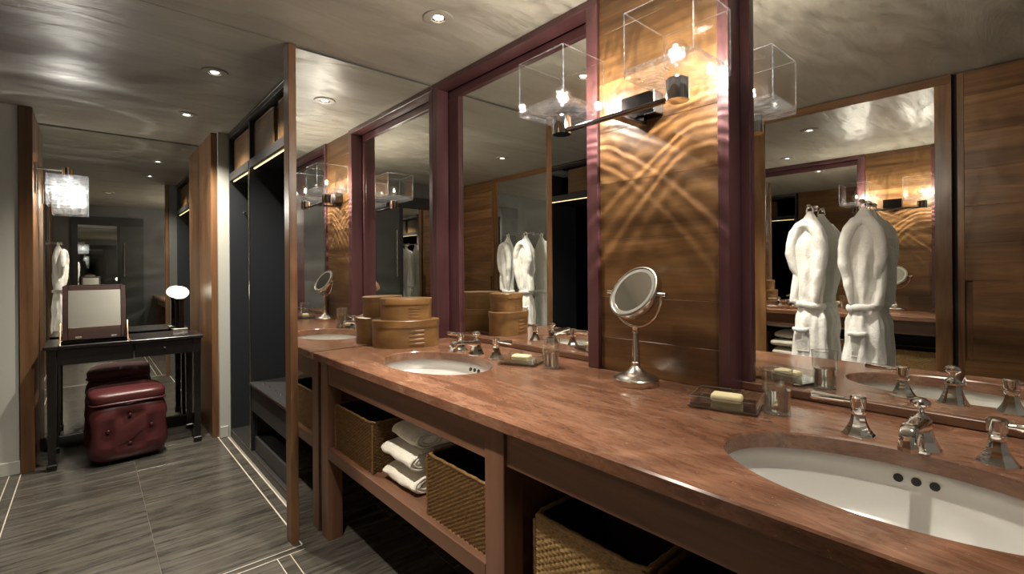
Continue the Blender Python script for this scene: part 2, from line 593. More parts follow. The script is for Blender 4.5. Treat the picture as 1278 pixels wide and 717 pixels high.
struct(B('baseboard_far', 'dark', (-0.268, 0.700, YM - 0.016, YM - 0.001, 0.0, 0.085), None, 0.002))
struct(B('wall_end', 'paintdark', (0.735, 1.60, YE + 0.006, 2.43, 0.0, CZ)))
# wooden jambs of the dressing alcove and the post carrying the end mirror
struct(B('trim_3', 'jamb', (-0.333, -0.268, YG - 0.012, YM - 0.001, 0.0, CZ - 0.001), None, 0.002))
struct(B('trim_4', 'jamb', (0.700, 0.742, 4.262, YM - 0.001, 0.0, CZ - 0.001), None, 0.002))
struct(B('trim_5', 'jamb', (0.698, 0.733, YE - 0.012, 2.425, 0.0, CZ - 0.001), None, 0.002))

# plank wall opposite the vanity
zrows = [0.0, 0.2, 0.4, 0.6, 0.77, 0.98, 1.195, 1.40, 1.60, 1.80, 2.0, 2.2, CZ - 0.004]
for a, b in zip(zrows[:-1], zrows[1:]):
    g = 0.0003
    B('plank', 'plank', (XO - 0.03, XO, 1.452, 2.40, a + g, b - g), wall_l, 0.0008)
door = struct(B('door_1', 'walnut_z', (XO - 0.029, XO - 0.022, YB + 0.01, 0.349, 0.005, CZ - 0.006)))
for a, b in zip(zrows[:-1], zrows[1:]):
    g = 0.0003
    y1 = 0.290 if 0.76 < a < 1.19 else 0.3205
    B('plank', 'plank', (XO - 0.022, XO, YB + 0.012, y1, max(a, 0.006) + g, b - g), door, 0.0008)
B('stile', 'walnut_z', (XO - 0.022, XO, 0.3215, 0.349, 0.006, CZ - 0.006), door, 0.001)

# plank panel between the two vanity mirrors
struct(B('trim_6', 'gap', (XP + 0.02, 1.60, 0.701, 1.173, KZ + 0.001, CZ)))
prow = [KZ + 0.001, 1.01, 1.165, 1.385, 1.60, 1.80, 1.99, 2.18, CZ - 0.001]
for a, b in zip(prow[:-1], prow[1:]):
    B('plank', 'plank', (XP, XP + 0.022, 0.701, 1.173, a + 0.0003, b - 0.0003), wall_r, 0.0008)

# ================================================================== MIRRORS
def stick(name, mat, dims, parent, bev=0.002):
    return B(name, mat, dims, parent, bev)
def vanity_mirror(label, y0, y1, f0, f1, in0, in1):
    """y0<y1 outer; f = face widths; in = visible inner band widths"""
    t = thing('wall_mirror', label, 'mirror', (1.54, (y0 + y1) / 2, KZ))
    ztop = CZ - 0.001
    hd = 0.030
    stick('outer_stile', 'plum_z', (XF, 1.568, y0, y0 + f0, KZ + 0.001, ztop - hd - 0.0005), t)
    stick('outer_stile', 'plum_z', (XF, 1.568, y1 - f1, y1, KZ + 0.001, ztop - hd - 0.0005), t)
    stick('outer_head', 'plum_y', (XF, 1.568, y0, y1, ztop - hd, ztop), t)
    a, b = y0 + f0 - 0.003, y1 - f1 + 0.003
    gz = ztop - hd - 0.003
    stick('inner_stile', 'plum_z', (1.570, 1.590, a, a + in0, KZ + 0.0265, gz - 0.0445), t)
    stick('inner_stile', 'plum_z', (1.570, 1.590, b - in1, b, KZ + 0.0265, gz - 0.0445), t)
    stick('inner_head', 'plum_y', (1.570, 1.590, a, b, gz - 0.044, gz), t)
    stick('bottom_rail', 'vanity_y', (1.568, 1.590, a, b, KZ + 0.002, KZ + 0.026), t)
    B('backing', 'gap', (1.588, 1.5995, y0, y1, KZ + 0.001, ztop), t)
    B('mirror_glass', 'mirror', (XM, 1.5875, a + in0 + 0.0005, b - in1 - 0.0005, KZ + 0.0265, gz - 0.0445), t)
    return t
vanity_mirror('plum framed wall mirror left of the sconce panel, with boxes before it', 1.174, YE - 0.001, 0.054, 0.038, 0.030, 0.100)
vanity_mirror('plum framed wall mirror right of the sconce panel, reflecting two robes', YB + 0.002, 0.700, 0.038, 0.037, 0.030, 0.031)

t = thing('end_mirror', 'frameless ceiling-height mirror closing the left end of the vanity', 'mirror', (1.1, YE, 0))
B('mirror_glass', 'mirror', (0.7335, XF - 0.001, YE, YE + 0.005, 0.0005, CZ - 0.012), t)
t = thing('dressing_mirror', 'large frameless mirror filling the alcove behind the dressing table', 'mirror', (0.215, YM, 0.087))
B('mirror_glass', 'mirror_far', (-0.267, 0.699, YM, YM + 0.006, 0.087, CZ - 0.003), t)

t = thing('robe_mirror', 'tall walnut framed mirror behind the two hanging robes', 'mirror', (XO, 0.9, 0))
stick('stile', 'walnut_z', (XO - 0.03, XO + 0.012, 0.370, 0.442, 0.0, 2.285), t)
stick('stile', 'walnut_z', (XO - 0.03, XO + 0.012, 1.345, 1.445, 0.0, 2.285), t)
stick('head', 'walnut_y', (XO - 0.03, XO + 0.012, 0.370, 1.445, 2.2855, CZ - 0.002), t)
stick('sill', 'walnut_y', (XO - 0.03, XO + 0.012, 0.4425, 1.3445, 0.0, 0.08), t)
B('mirror_glass', 'mirror', (XO - 0.02, XO + 0.003, 0.443, 1.344, 0.081, 2.285), t)
struct(B('trim_7', 'gap', (XO - 0.029, XO - 0.024, 0.350, 0.369, 0.0, CZ - 0.002)))

# mirrored dark door on the wall behind the camera (seen only in reflection)
d2 = struct(B('door_2', 'dark', (-0.20, 0.68, YB, YB + 0.03, 2.02, 2.16)))
B('stile', 'dark', (-0.20, -0.13, YB, YB + 0.03, 0.0, 2.02), d2)
B('stile', 'dark', (0.34, 0.38, YB, YB + 0.03, 0.0, 2.02), d2)
B('panel', 'slate', (0.38, 0.68, YB, YB + 0.02, 0.0, 2.02), d2)
B('mirror_glass', 'mirror', (-0.13, 0.34, YB, YB + 0.012, 0.0, 2.02), d2)
bm = bmesh.new(); tube(bm, [(0.43, YB + 0.05, 1.2), (0.43, YB + 0.05, 1.75)], 0.008); obj('handle', bm, 'chrome', d2, 60)

# ================================================================== VANITY
CX0 = 0.802
BAS = [(1.105, 0.195), (1.105, 1.745)]
EX, EY = 0.195, 0.300
van = thing('vanity', 'long walnut vanity base with open bays below the marble top', 'vanity', (1.2, 0.95, 0))
FX = 0.835
def V(name, mat, dims, bev=0.002):
    return B(name, mat, dims, van, bev)
zt = KZ - 0.037
V('leg', 'vanity_z', (FX, FX + 0.07, 2.262, 2.345, 0.0, zt))
V('leg', 'vanity_z', (FX, FX + 0.07, 0.985, 1.068, 0.0, zt))
V('leg', 'vanity_z', (FX, FX + 0.07, -0.44, -0.36, 0.0, zt))
for y0, y1 in ((2.262, 2.345), (0.985, 1.068), (-0.44, -0.36)):
    V('rear_leg', 'vanity_z', (1.43, 1.49, y0, y1, 0.0, zt))
    V('side_panel', 'vanity_y', (FX + 0.071, 1.429, y0 + 0.015, y1 - 0.015, 0.388, zt))
V('apron', 'vanity_y', (FX + 0.004, FX + 0.03, 1.069, 2.261, 0.738, zt))
V('apron', 'vanity_y', (FX + 0.010, FX + 0.036, -0.359, 0.984, 0.738, zt))
V('back_panel', 'dark', (1.495, 1.51, -0.44, 2.345, 0.30, zt))
V('shelf', 'vanity_y', (FX + 0.004, 1.43, 1.069, 2.261, 0.405, 0.440))
V('shelf_rail', 'vanity_y', (FX, FX + 0.003, 1.069, 2.261, 0.388, 0.4395), 0.0)
V('lower_shelf', 'vanity_y', (FX + 0.004, 1.43, -0.359, 0.984, 0.16, 0.20))

# marble top with two oval cutouts
def marble_top():
    bm = bmesh.new()
    ch = 0.004
    rect = [(CX0 + ch, YB + 0.003), (1.586, YB + 0.003), (1.586, 2.352), (CX0 + ch, 2.352)]
    def loop(pts, z):
        vs = [bm.verts.new((x, y, z)) for x, y in pts]
        es = [bm.edges.new((vs[i], vs[(i + 1) % len(vs)])) for i in range(len(vs))]
        return vs, es
    n = 72
    def ell(cx, cy, k=0.0):
        return [(cx + (EX + k) * math.cos(2 * PI * i / n), cy + (EY + k) * math.sin(2 * PI * i / n)) for i in range(n)]
    zb = KZ - 0.037
    for z in (KZ, zb):
        es = []
        k = 0.004 if z == KZ else 0.0
        a, e = loop(rect, z); es += e
        loops = [a]
        for c in BAS:
            v, e = loop(ell(*c, k), z); es += e; loops.append(v)
        bmesh.ops.triangle_fill(bm, use_beauty=True, use_dissolve=False, edges=es)
        if z == KZ: top = loops
        else: bot = loops
    # outer sides with an eased front edge
    a, b = top[0], bot[0]
    m = [bm.verts.new((x, y, KZ - ch)) for x, y in ((CX0, YB + 0.003), (CX0, 2.352))]
    m2 = [bm.verts.new((x, y, zb + ch)) for x, y in ((CX0, YB + 0.003), (CX0, 2.352))]
    bm.faces.new((a[0], a[3], m[1], m[0]))
    bm.faces.new((m[0], m[1], m2[1], m2[0]))
    bm.faces.new((m2[0], m2[1], b[3], b[0]))
    bm.faces.new((a[1], a[2], b[2], b[1]))
    bm.faces.new((a[0], m[0], m2[0], b[0], b[1], a[1]))
    bm.faces.new((a[3], m[1], m2[1], b[3], b[2], a[2]))
    for tl, bl, c in zip(top[1:], bot[1:], BAS):
        mid = [bm.verts.new((x, y, KZ - 0.004)) for x, y in ell(*c)]
        for i in range(n):
            j = (i + 1) % n
            bm.faces.new((tl[i], tl[j], mid[j], mid[i]))
            bm.faces.new((mid[i], mid[j], bl[j], bl[i]))
    return bm
ct = obj('countertop', marble_top(), 'marble', None, 25)
tag(ct, 'polished red-brown marble countertop running along the vanity wall', 'countertop')

def basin(label, cx, cy):
    t = thing('basin', label, 'sink', (cx, cy, 0.70), local=True)
    bm = bmesh.new()
    prof = [(1.075, 0.144), (1.07, 0.120), (1.03, 0.09), (0.95, 0.055), (0.80, 0.026), (0.55, 0.010), (0.25, 0.004), (0.08, 0.0)]
    n = 64
    rings = []
    for k, z in prof:
        rings.append([(k * EX * math.cos(2 * PI * i / n), k * EY * math.sin(2 * PI * i / n), z) for i in range(n)])
    outer = []
    for k, z in reversed(prof):
        outer.append([((k * EX + 0.010) * math.cos(2 * PI * i / n), (k * EY + 0.010) * math.sin(2 * PI * i / n), z - (0.010 if z < 0.14 else 0)) for i in range(n)])
    allr = rings + outer
    vr = [[bm.verts.new(p) for p in rg] for rg in allr]
    for a, b in zip(vr, vr[1:] + vr[:1]):
        for i in range(n):
            j = (i + 1) % n
            bm.faces.new((a[i], a[j], b[j], b[i]))
    obj('bowl', bm, 'porcelain', t, 180)
    for dy in (-0.030, 0.0, 0.030):
        bm = bmesh.new()
        xx = EX * 1.064 * math.sqrt(1 - (dy / (EY * 1.064)) ** 2) - 0.0015
        lathe(bm, [(0.0, 0.002), (0.0085, 0.002), (0.0085, -0.004), (0, -0.004)], 20, (xx, dy, 0.116), Matrix.Rotation(R(-82), 4, 'Y'), cap=False)
        obj('overflow_hole', bm, 'hole', t, 60)
    bm = bmesh.new()
    lathe(bm, [(0, 0.010), (0.016, 0.010), (0.022, 0.007), (0.024, 0.002)], 28)
    obj('drain', bm, 'chrome', t, 40)
    return t
basin('white oval undermount basin at the right, nearest the camera', *BAS[0])
basin('white oval undermount basin in front of the wooden boxes', *BAS[1])

# ------------------------------------------------------------------ taps
def bell(bm, h, r0, r1, n=8):
    prof = []
    for i in range(11):
        k = i / 10
        r = r1 + (r0 - r1) * (1 - k) ** 2.0
        prof.append((r, 0.004 + k * (h - 0.004)))
    lathe(bm, [(r0 + 0.001, 0.0), (r0 + 0.001, 0.004)] + prof, n, ang0=PI / n)

def make_tap(label, loc, sgn, tilt):
    t = thing('tap', label, 'tap', loc, 0.0, 'lever taps beside the basin spouts', local=True)
    bm = bmesh.new(); bell(bm, 0.052, 0.033, 0.0135); obj('bell_base', bm, 'chrome', t)
    bm = bmesh.new()
    lathe(bm, [(0.0135, 0.050), (0.0155, 0.053), (0.0155, 0.057), (0.0125, 0.060), (0.0125, 0.064), (0.0165, 0.066), (0.0165, 0.088), (0.013, 0.091), (0.0, 0.092)], 24)
    obj('hub', bm, 'chrome', t, 35)
    bm = bmesh.new()
    d = Vector((tilt, sgn, 0.02)).normalized()
    P = Vector((0, 0, 0.078))
    s = [0.014, 0.026, 0.027, 0.090, 0.094, 0.096]
    r = [0.0055, 0.0055, 0.0072, 0.0105, 0.0095, 0.006]
    tube(bm, [P + d * k for k in s], r, 16)
    obj('lever', bm, 'chrome', t, 40)
    return t

def make_spout(label, loc):
    t = thing('basin_spout', label, 'faucet', loc, 0.0, 'basin spouts', local=True)
    bm = bmesh.new(); bell(bm, 0.060, 0.036, 0.019); obj('bell_base', bm, 'chrome', t)
    bm = bmesh.new()
    # arm: rectangular section reaching out over the basin
    sec = []
    for x, z, w_, h in ((0.004, 0.052, 0.019, 0.020), (-0.03, 0.056, 0.017, 0.013), (-0.075, 0.063, 0.015, 0.010), (-0.115, 0.067, 0.015, 0.010), (-0.132, 0.062, 0.015, 0.011), (-0.140, 0.052, 0.014, 0.011)):
        ring = []
        for i in range(16):
            a = 2 * PI * i / 16
            ca, sa = math.cos(a), math.sin(a)
            k = (abs(ca) ** 4 + abs(sa) ** 4) ** -0.25
            ring.append((x + (0.35 * h * sa * k if x < -0.12 else 0), w_ * ca * k, z + h * sa * k))
        sec.append(ring)
    loft(bm, sec)
    obj('spout_arm', bm, 'chrome', t, 50)
    bm = bmesh.new()
    lathe(bm, [(0.017, 0.026), (0.0165, 0.034), (0.014, 0.048), (0.012, 0.054)], 8, (-0.133, 0, 0.004), ang0=PI / 8)
    obj('nozzle', bm, 'chrome', t)
    bm = bmesh.new()
    lathe(bm, [(0.019, 0.058), (0.020, 0.064), (0.016, 0.070), (0.008, 0.075), (0.0065, 0.083), (0.010, 0.088), (0.0165, 0.092), (0.0180, 0.098), (0.0165, 0.104), (0.009, 0.1085), (0, 0.1095)], 24)
    obj('finial', bm, 'chrome', t, 50)
    return t
make_spout('chrome basin spout at the right basin, pointing at the camera', (1.330, 0.190, KZ))
make_spout('chrome basin spout at the far basin, beside the wooden boxes', (1.330, 1.755, KZ))
make_tap('chrome lever tap left of the right basin spout', (1.332, 0.301, KZ), 1, -0.12)
make_tap('chrome lever tap right of the right basin spout, lever pointing away from the others', (1.335, 0.075, KZ), -1, -0.05)
make_tap('chrome lever tap behind the far basin spout, nearest the boxes', (1.332, 1.880, KZ), 1, -0.10)
make_tap('chrome lever tap between the far basin spout and a soap dish', (1.330, 1.612, KZ), -1, 0.05)

# ------------------------------------------------------------------ tumblers, soap dishes
def tumbler(label, loc):
    t = thing('tumbler', label, 'glass', loc, 0.0, 'water tumblers on the countertop', local=True)
    bm = bmesh.new()
    out = [(0.0, 0.0), (0.030, 0.0), (0.0320, 0.002), (0.0325, 0.060), (0.0350, 0.064), (0.0375, 0.118), (0.0368, 0.1195)]
    inn = [(0.0360, 0.118), (0.0330, 0.064), (0.0302, 0.058), (0.0298, 0.010), (0.026, 0.007), (0.0, 0.007)]
    lathe(bm, out + inn, 40, cap=False)
    obj('glass_body', bm, 'tumbler', t, 40)
    bm = bmesh.new()
    tube(bm, [(0.0370 * math.cos(2 * PI * k / 40), 0.0370 * math.sin(2 * PI * k / 40), 0.1192) for k in range(40)], 0.0011, 6, closed=True)
    obj('rim', bm, 'glass_lip', t, 180)
    bm = bmesh.new(); lathe(bm, [(0, 0.0004), (0.0305, 0.0004), (0.0318, 0.003), (0.0295, 0.0068), (0, 0.0068)], 32, cap=False); obj('glass_foot', bm, 'glass_lip', t, 60)
    bm = bmesh.new()
    lathe(bm, [(0.0, 0.0075), (0.0255, 0.0078), (0.0290, 0.012), (0.0294, 0.058), (0.0325, 0.0645), (0.0, 0.0645)], 40, cap=False)
    obj('water', bm, 'water', t, 40)
    return t
tumbler('water-filled glass tumbler at the right, beside the near soap dish', (1.378, 0.492, KZ))
tumbler('water-filled glass tumbler at the foot of the left mirror', (1.368, 1.318, KZ))

def soap_dish(label, slabel, loc, rz, lx, ly):
    t = thing('soap_dish', label, 'soap dish', loc, rz, 'clear soap dishes', local=True)
    bm = bmesh.new(); box(bm, -lx / 2 - 0.003, lx / 2 + 0.003, -ly / 2 - 0.003, ly / 2 + 0.003, 0.0, 0.009, 0.002); obj('base_plate', bm, 'smoke_acrylic', t)
    bm = bmesh.new()
    h = 0.034
    x, y = lx / 2, ly / 2
    th = 0.003
    o_ = [(-x, -y), (x, -y), (x, y), (-x, y)]
    i_ = [(-x + th, -y + th), (x - th, -y + th), (x - th, y - th), (-x + th, y - th)]
    ob = [bm.verts.new((a, b, 0.0092)) for a, b in o_]; ot = [bm.verts.new((a, b, h)) for a, b in o_]
    ib = [bm.verts.new((a, b, 0.0135)) for a, b in i_]; it = [bm.verts.new((a, b, h)) for a, b in i_]
    bm.faces.new(ob); bm.faces.new(ib)
    for k in range(4):
        j = (k + 1) % 4
        bm.faces.new((ob[k], ob[j], ot[j], ot[k])); bm.faces.new((ib[k], ib[j], it[j], it[k])); bm.faces.new((ot[k], ot[j], it[j], it[k]))
    obj('tray', bm, 'acrylic', t)
    bm = bmesh.new(); tube(bm, [(a, b, h) for a, b in o_], 0.0014, 6, closed=True); obj('tray_rim', bm, 'glass_lip', t)
    for a, b in o_:
        bm = bmesh.new(); tube(bm, [(a, b, 0.0095), (a, b, h)], 0.0013, 6); obj('tray_corner', bm, 'glass_lip', t)
    bm = bmesh.new(); box(bm, -0.024, 0.024, -0.040, 0.040, 0.0137, 0.036, 0.008, 3)
    s = obj('soap_bar', bm, 'soap', None, 50)
    s.location = loc; s.rotation_euler = (0, 0, rz)
    tag(s, slabel, 'soap')
    return t
soap_dish('clear soap dish on the countertop, left of the right-hand tumbler', 'cream soap bar in the soap dish nearest the right basin', (1.345, 0.612, KZ), R(14), 0.135, 0.170)
soap_dish('clear soap dish on the countertop by the far basin tap', 'cream soap bar in the soap dish near the far basin', (1.345, 1.465, KZ), R(24), 0.125, 0.155)

# ------------------------------------------------------------------ magnifying mirror
t = thing('vanity_mirror', 'round brushed-nickel shaving mirror on a pedestal, before the plank panel', 'mirror', (1.385, 0.938, KZ), R(-10), local=True)
bm = bmesh.new()
lathe(bm, [(0, 0), (0.074, 0), (0.076, 0.003), (0.076, 0.020), (0.073, 0.024), (0.066, 0.026), (0.062, 0.030), (0.045, 0.036), (0.030, 0.044), (0.020, 0.054), (0.014, 0.062)], 40)
obj('base', bm, 'nickel', t, 35)
bm = bmesh.new()
lathe(bm, [(0.014, 0.060), (0.0145, 0.068), (0.0145, 0.073), (0.011, 0.077), (0.014, 0.081), (0.0125, 0.085), (0.0125, 0.100), (0.0115, 0.120), (0.009, 0.160), (0.0085, 0.170), (0.0125, 0.173), (0.0125, 0.178), (0.009, 0.181), (0.011, 0.186), (0.011, 0.198), (0, 0.200)], 24)
obj('column', bm, 'nickel', t, 35)
HZ = 0.306
bm = bmesh.new()
RR = 0.113
tube(bm, [(0, RR * math.cos(a), HZ + RR * math.sin(a)) for a in [PI + PI * k / 28 for k in range(29)]], 0.0062, 10, flat=(1.0, 0.7))
obj('yoke', bm, 'nickel', t, 60)
for sg in (-1, 1):
    bm = bmesh.new()
    lathe(bm, [(0, -0.016), (0.0075, -0.016), (0.0075, 0.016), (0, 0.016)], 16, (0, sg * (RR + 0.002), HZ), Matrix.Rotation(R(90), 4, 'X'), cap=False)
    obj('pivot_knob', bm, 'nickel', t, 40)
Tm = Matrix.Translation((0, 0, HZ)) @ Matrix.Rotation(R(-90 + 32), 4, 'Y')     # local +z of the disc looks to -X and up
bm = bmesh.new()
lathe(bm, [(0, -0.026), (0.070, -0.026), (0.086, -0.021), (0.096, -0.012), (0.098, 0.0), (0.098, 0.012), (0.0965, 0.016), (0.092, 0.017), (0.088, 0.014), (0, 0.013)], 56, mat=Tm, cap=False)
obj('housing', bm, 'nickel', t, 40)
bm = bmesh.new()
lathe(bm, [(0.0875, 0.0135), (0.0875, 0.0155), (0.076, 0.0150), (0.076, 0.0135)], 56, mat=Tm, cap=False)
obj('light_ring', bm, plain('frosted ring', (0.30, 0.29, 0.26), 0.4), t, 40)
bm = bmesh.new()
lathe(bm, [(0.0, 0.0142), (0.0755, 0.0146)], 56, mat=Tm, cap=False)
obj('mirror_glass', bm, 'mirror_soft', t, 180)

# ------------------------------------------------------------------ oval wooden boxes
def oval_box(label, loc, rz, a, b, h, lid):
    t = thing('oval_box', label, 'box', loc, rz, 'oval wooden boxes stacked on the counter', local=True)
    n = 64
    bm = bmesh.new(); lathe(bm, [(0, 0), (1, 0), (1, h - 0.004), (0, h - 0.004)], n, sx=a, sy=b, cap=False); obj('box_body', bm, 'maple', t, 40)
    bm = bmesh.new()
    l0 = h - lid
    e = 0.003
    ra, rb = a + e, b + e
    rings = []
    for k, z in ((0.97, l0), (1.0, l0), (1.0, h - 0.002), (0.985, h), (0.0001, h)):
        rings.append([(ra * k * math.cos(2 * PI * i / n), rb * k * math.sin(2 * PI * i / n), z) for i in range(n)])
    vr = loft(bm, rings, True)
    obj('lid', bm, 'maple', t, 40)
    # swallowtail lap fingers with tacks on the side facing the room
    for k in range(4):
        zc = 0.010 + (l0 - 0.02) * (k + 0.5) / 4
        bm = bmesh.new()
        hh = (l0 - 0.02) / 8 * 0.92
        pts = []
        for s_, q in ((0.0, 1.0), (0.5, 0.85), (0.85, 0.5), (1.0, 0.12)):
            pts.append((s_, q))
        g = []
        for s_, q in pts:
            ang = R(-58) - s_ * R(26)
            p = Vector((a * 1.006 * math.cos(ang), b * 1.010 * math.sin(ang), 0))
            nrm = Vector((math.cos(ang) / a, math.sin(ang) / b, 0)).normalized()
            g.append([p + nrm * 0.0004 + Vector((0, 0, zc - hh * q)), p + nrm * 0.0018 + Vector((0, 0, zc - hh * q * 0.9)), p + nrm * 0.0018 + Vector((0, 0, zc + hh * q * 0.9)), p + nrm * 0.0004 + Vector((0, 0, zc + hh * q))])
        vr = [[bm.verts.new(p) for p in row] for row in g]
        for r0_, r1_ in zip(vr[:-1], vr[1:]):
            for i in range(3):
                bm.faces.new((r0_[i], r0_[i + 1], r1_[i + 1], r1_[i]))
        obj('lap_finger', bm, 'maple', t, 60)
    return t
oval_box('large oval maple box with lid standing on the marble counter', (1.228, 2.222, KZ), R(-30), 0.168, 0.112, 0.138, 0.034)
oval_box('smaller oval maple box on top of the large box', (1.235, 2.232, KZ + 0.1385), R(-30), 0.130, 0.095, 0.108, 0.030)

# ------------------------------------------------------------------ woven baskets
def weave_mesh(lx, ly, h, cell, amp):
    """woven outside wall and plain lining of an open basket, centred on x,y, base at 0"""
    bm = bmesh.new()
    r = 0.012
    # perimeter samples
    per = []
    nx, ny = 4 * max(2, int(lx / cell / 3)), 4 * max(2, int(ly / cell / 3))
    X, Y = lx / 2, ly / 2
    for i in range(nx): per.append((-X + lx * i / nx, -Y, 0, -1))
    for i in range(ny): per.append((X, -Y + ly * i / ny, 1, 0))
    for i in range(nx): per.append((X - lx * i / nx, Y, 0, 1))
    for i in range(ny): per.append((-X, Y - ly * i / ny, -1, 0))
    nz = 2 * int(h / (cell * 0.9))
    rings = []
    for j in range(nz + 1):
        z = h * j / nz
        ring = []
        for k, (x, y, nx_, ny_) in enumerate(per):
            d = amp * (1, 0, -1, 0)[k % 4] * (1, 0, -1, 0)[j % 4] * 1.25 - amp * (0.9 if j % 2 else 0.0) + amp * 0.5 * noise.noise(Vector((x * 40, y * 40, z * 40)))
            c = 1.0
            if (abs(abs(x) - X) < 1e-6 and abs(abs(y) - Y) < 1e-6):
                ring.append((x * 0.985, y * 0.985, z)); continue
            ring.append((x + nx_ * d, y + ny_ * d, z))
        rings.append(ring)
    loft(bm, rings, False)
    return bm
def make_basket(label, loc, rz, lx, ly, h, cell, mat, group, amp=0.0022):
    t = thing('storage_basket', label, 'basket', loc, rz, group, local=True)
    obj('woven_wall', weave_mesh(lx, ly, h, cell, amp), mat, t, 180)
    bm = bmesh.new()
    X, Y = lx / 2 - 0.010, ly / 2 - 0.010
    fl = [bm.verts.new(p) for p in ((-X, -Y, 0.006), (X, -Y, 0.006), (X, Y, 0.006), (-X, Y, 0.006))]
    tp = [bm.verts.new((v.co.x, v.co.y, h)) for v in fl]
    ot = [bm.verts.new((v.co.x / X * (X + 0.006), v.co.y / Y * (Y + 0.006), h)) for v in fl]
    ob = [bm.verts.new((v.co.x, v.co.y, 0.001)) for v in ot]
    bm.faces.new(fl); bm.faces.new(ob)
    for k in range(4):
        j = (k + 1) % 4
        bm.faces.new((fl[k], fl[j], tp[j], tp[k])); bm.faces.new((tp[k], tp[j], ot[j], ot[k])); bm.faces.new((ot[k], ot[j], ob[j], ob[k]))
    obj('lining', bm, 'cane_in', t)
    bm = bmesh.new()
    X, Y = lx / 2 - 0.003, ly / 2 - 0.003
    pts = []
    def edge(a, b, n_):
        for i in range(n_):
            k = i / n_
            p = Vector(a).lerp(Vector(b), k)
            pts.append((p.x, p.y, h + 0.0012 * math.sin(i * 2.1)))
    rr = 0.012
    edge((-X + rr, -Y), (X - rr, -Y), 16); edge((X, -Y + rr), (X, Y - rr), 16); edge((X - rr, Y), (-X + rr, Y), 16); edge((-X, Y - rr), (-X, -Y + rr), 16)
    tube(bm, pts, 0.0055 if cell < 0.009 else 0.0075, 8, closed=True)
    obj('rim', bm, mat, t, 60)
    for sx, sy in ((-1, -1), (-1, 1)):
        bm = bmesh.new()
        tube(bm, [(sx * (lx / 2 - 0.002), sy * (ly / 2 - 0.002), h * k / 24 + 0.002) for k in range(24)], [0.005 + 0.0012 * (k % 2) for k in range(24)], 6)
        obj('corner_post', bm, mat, t, 60)
    return t
GV = 'woven baskets in the vanity bays'
make_basket('brown woven basket at the far end of the vanity shelf', (1.01, 2.035, 0.4405), 0, 0.30, 0.39, 0.206, 0.0072, 'cane', GV, 0.0030)
make_basket('brown woven basket on the vanity shelf beside the middle leg', (1.01, 1.247, 0.4405), 0, 0.30, 0.345, 0.206, 0.0072, 'cane', GV, 0.0030)
make_basket('large pale cane basket below the counter, right of the middle leg', (1.075, 0.780, 0.2005), 0, 0.31, 0.355, 0.395, 0.0095, 'cane_light', GV, 0.003)
make_basket('large dark cane basket below the counter, right of the pale cane basket', (1.075, 0.405, 0.2005), 0, 0.31, 0.355, 0.395, 0.0095, 'cane', GV, 0.003)

# ------------------------------------------------------------------ folded towels
def towel(label, loc, rz, wdt, seed, h):
    t = thing('towel', label, 'towel', loc, rz, 'folded towels on the vanity shelf', local=True)
    bm = bmesh.new()
    # rolled-fold section in x,z swept along y : two plies folded over at the front
    L = 0.34
    n = 40
    sec = []
    for i in range(n):
        a = 2 * PI * i / n
        ca, sa = math.cos(a), math.sin(a)
        k = (abs(ca) ** 2.6 + abs(sa) ** 2.6) ** (-1 / 2.6)
        sec.append((ca * k, sa * k))
    rings = []
    m = 30
    for j in range(m + 1):
        y = -0.5 + j / m
        e = (1 - (abs(2 * y)) ** 10) ** 0.5 if abs(2 * y) < 0.999 else 0.25
        e = max(e, 0.55)
        ring = []
        for ca, sa in sec:
            x = ca * L / 2
            z = sa * h / 2
            q = noise.noise(Vector((x * 9, y * 4 + seed, sa * 1.5 + seed)))
            ring.append((x * (0.97 + 0.03 * e) + 0.006 * q, y * wdt + 0.004 * q, h / 2 + z * (0.80 + 0.2 * e) + 0.004 * q + (0.004 * math.sin(x * 14 + seed))))
        rings.append(ring)
    loft(bm, rings)
    obj('cloth_body', bm, 'towel', t, 180)
    # spiral of the fold end showing at the near side
    for k in range(2):
        bm = bmesh.new()
        pts = []
        for i in range(26):
            a = R(40) + i / 25 * R(330)
            rr = (0.5 - 0.16 * k - 0.08 * i / 25)
            pts.append((-L * 0.5 + 0.06 + 0.075 * rr * 1.5 * math.cos(a), -wdt / 2 + 0.004, h / 2 + h * rr * 0.8 * math.sin(a)))
        tube(bm, pts, 0.0062, 8)
        obj('fold', bm, 'towel', t, 180)
    return t
towel('bottom folded cream towel of the stack between two baskets', (1.045, 1.665, 0.4405), R(2), 0.235, 1.3, 0.070)
towel('middle folded cream towel of the stack between two baskets', (1.040, 1.668, 0.5225), R(-2), 0.240, 4.1, 0.070)
towel('top folded cream towel of the stack between two baskets', (1.072, 1.650, 0.6015), R(-4), 0.215, 7.7, 0.068)

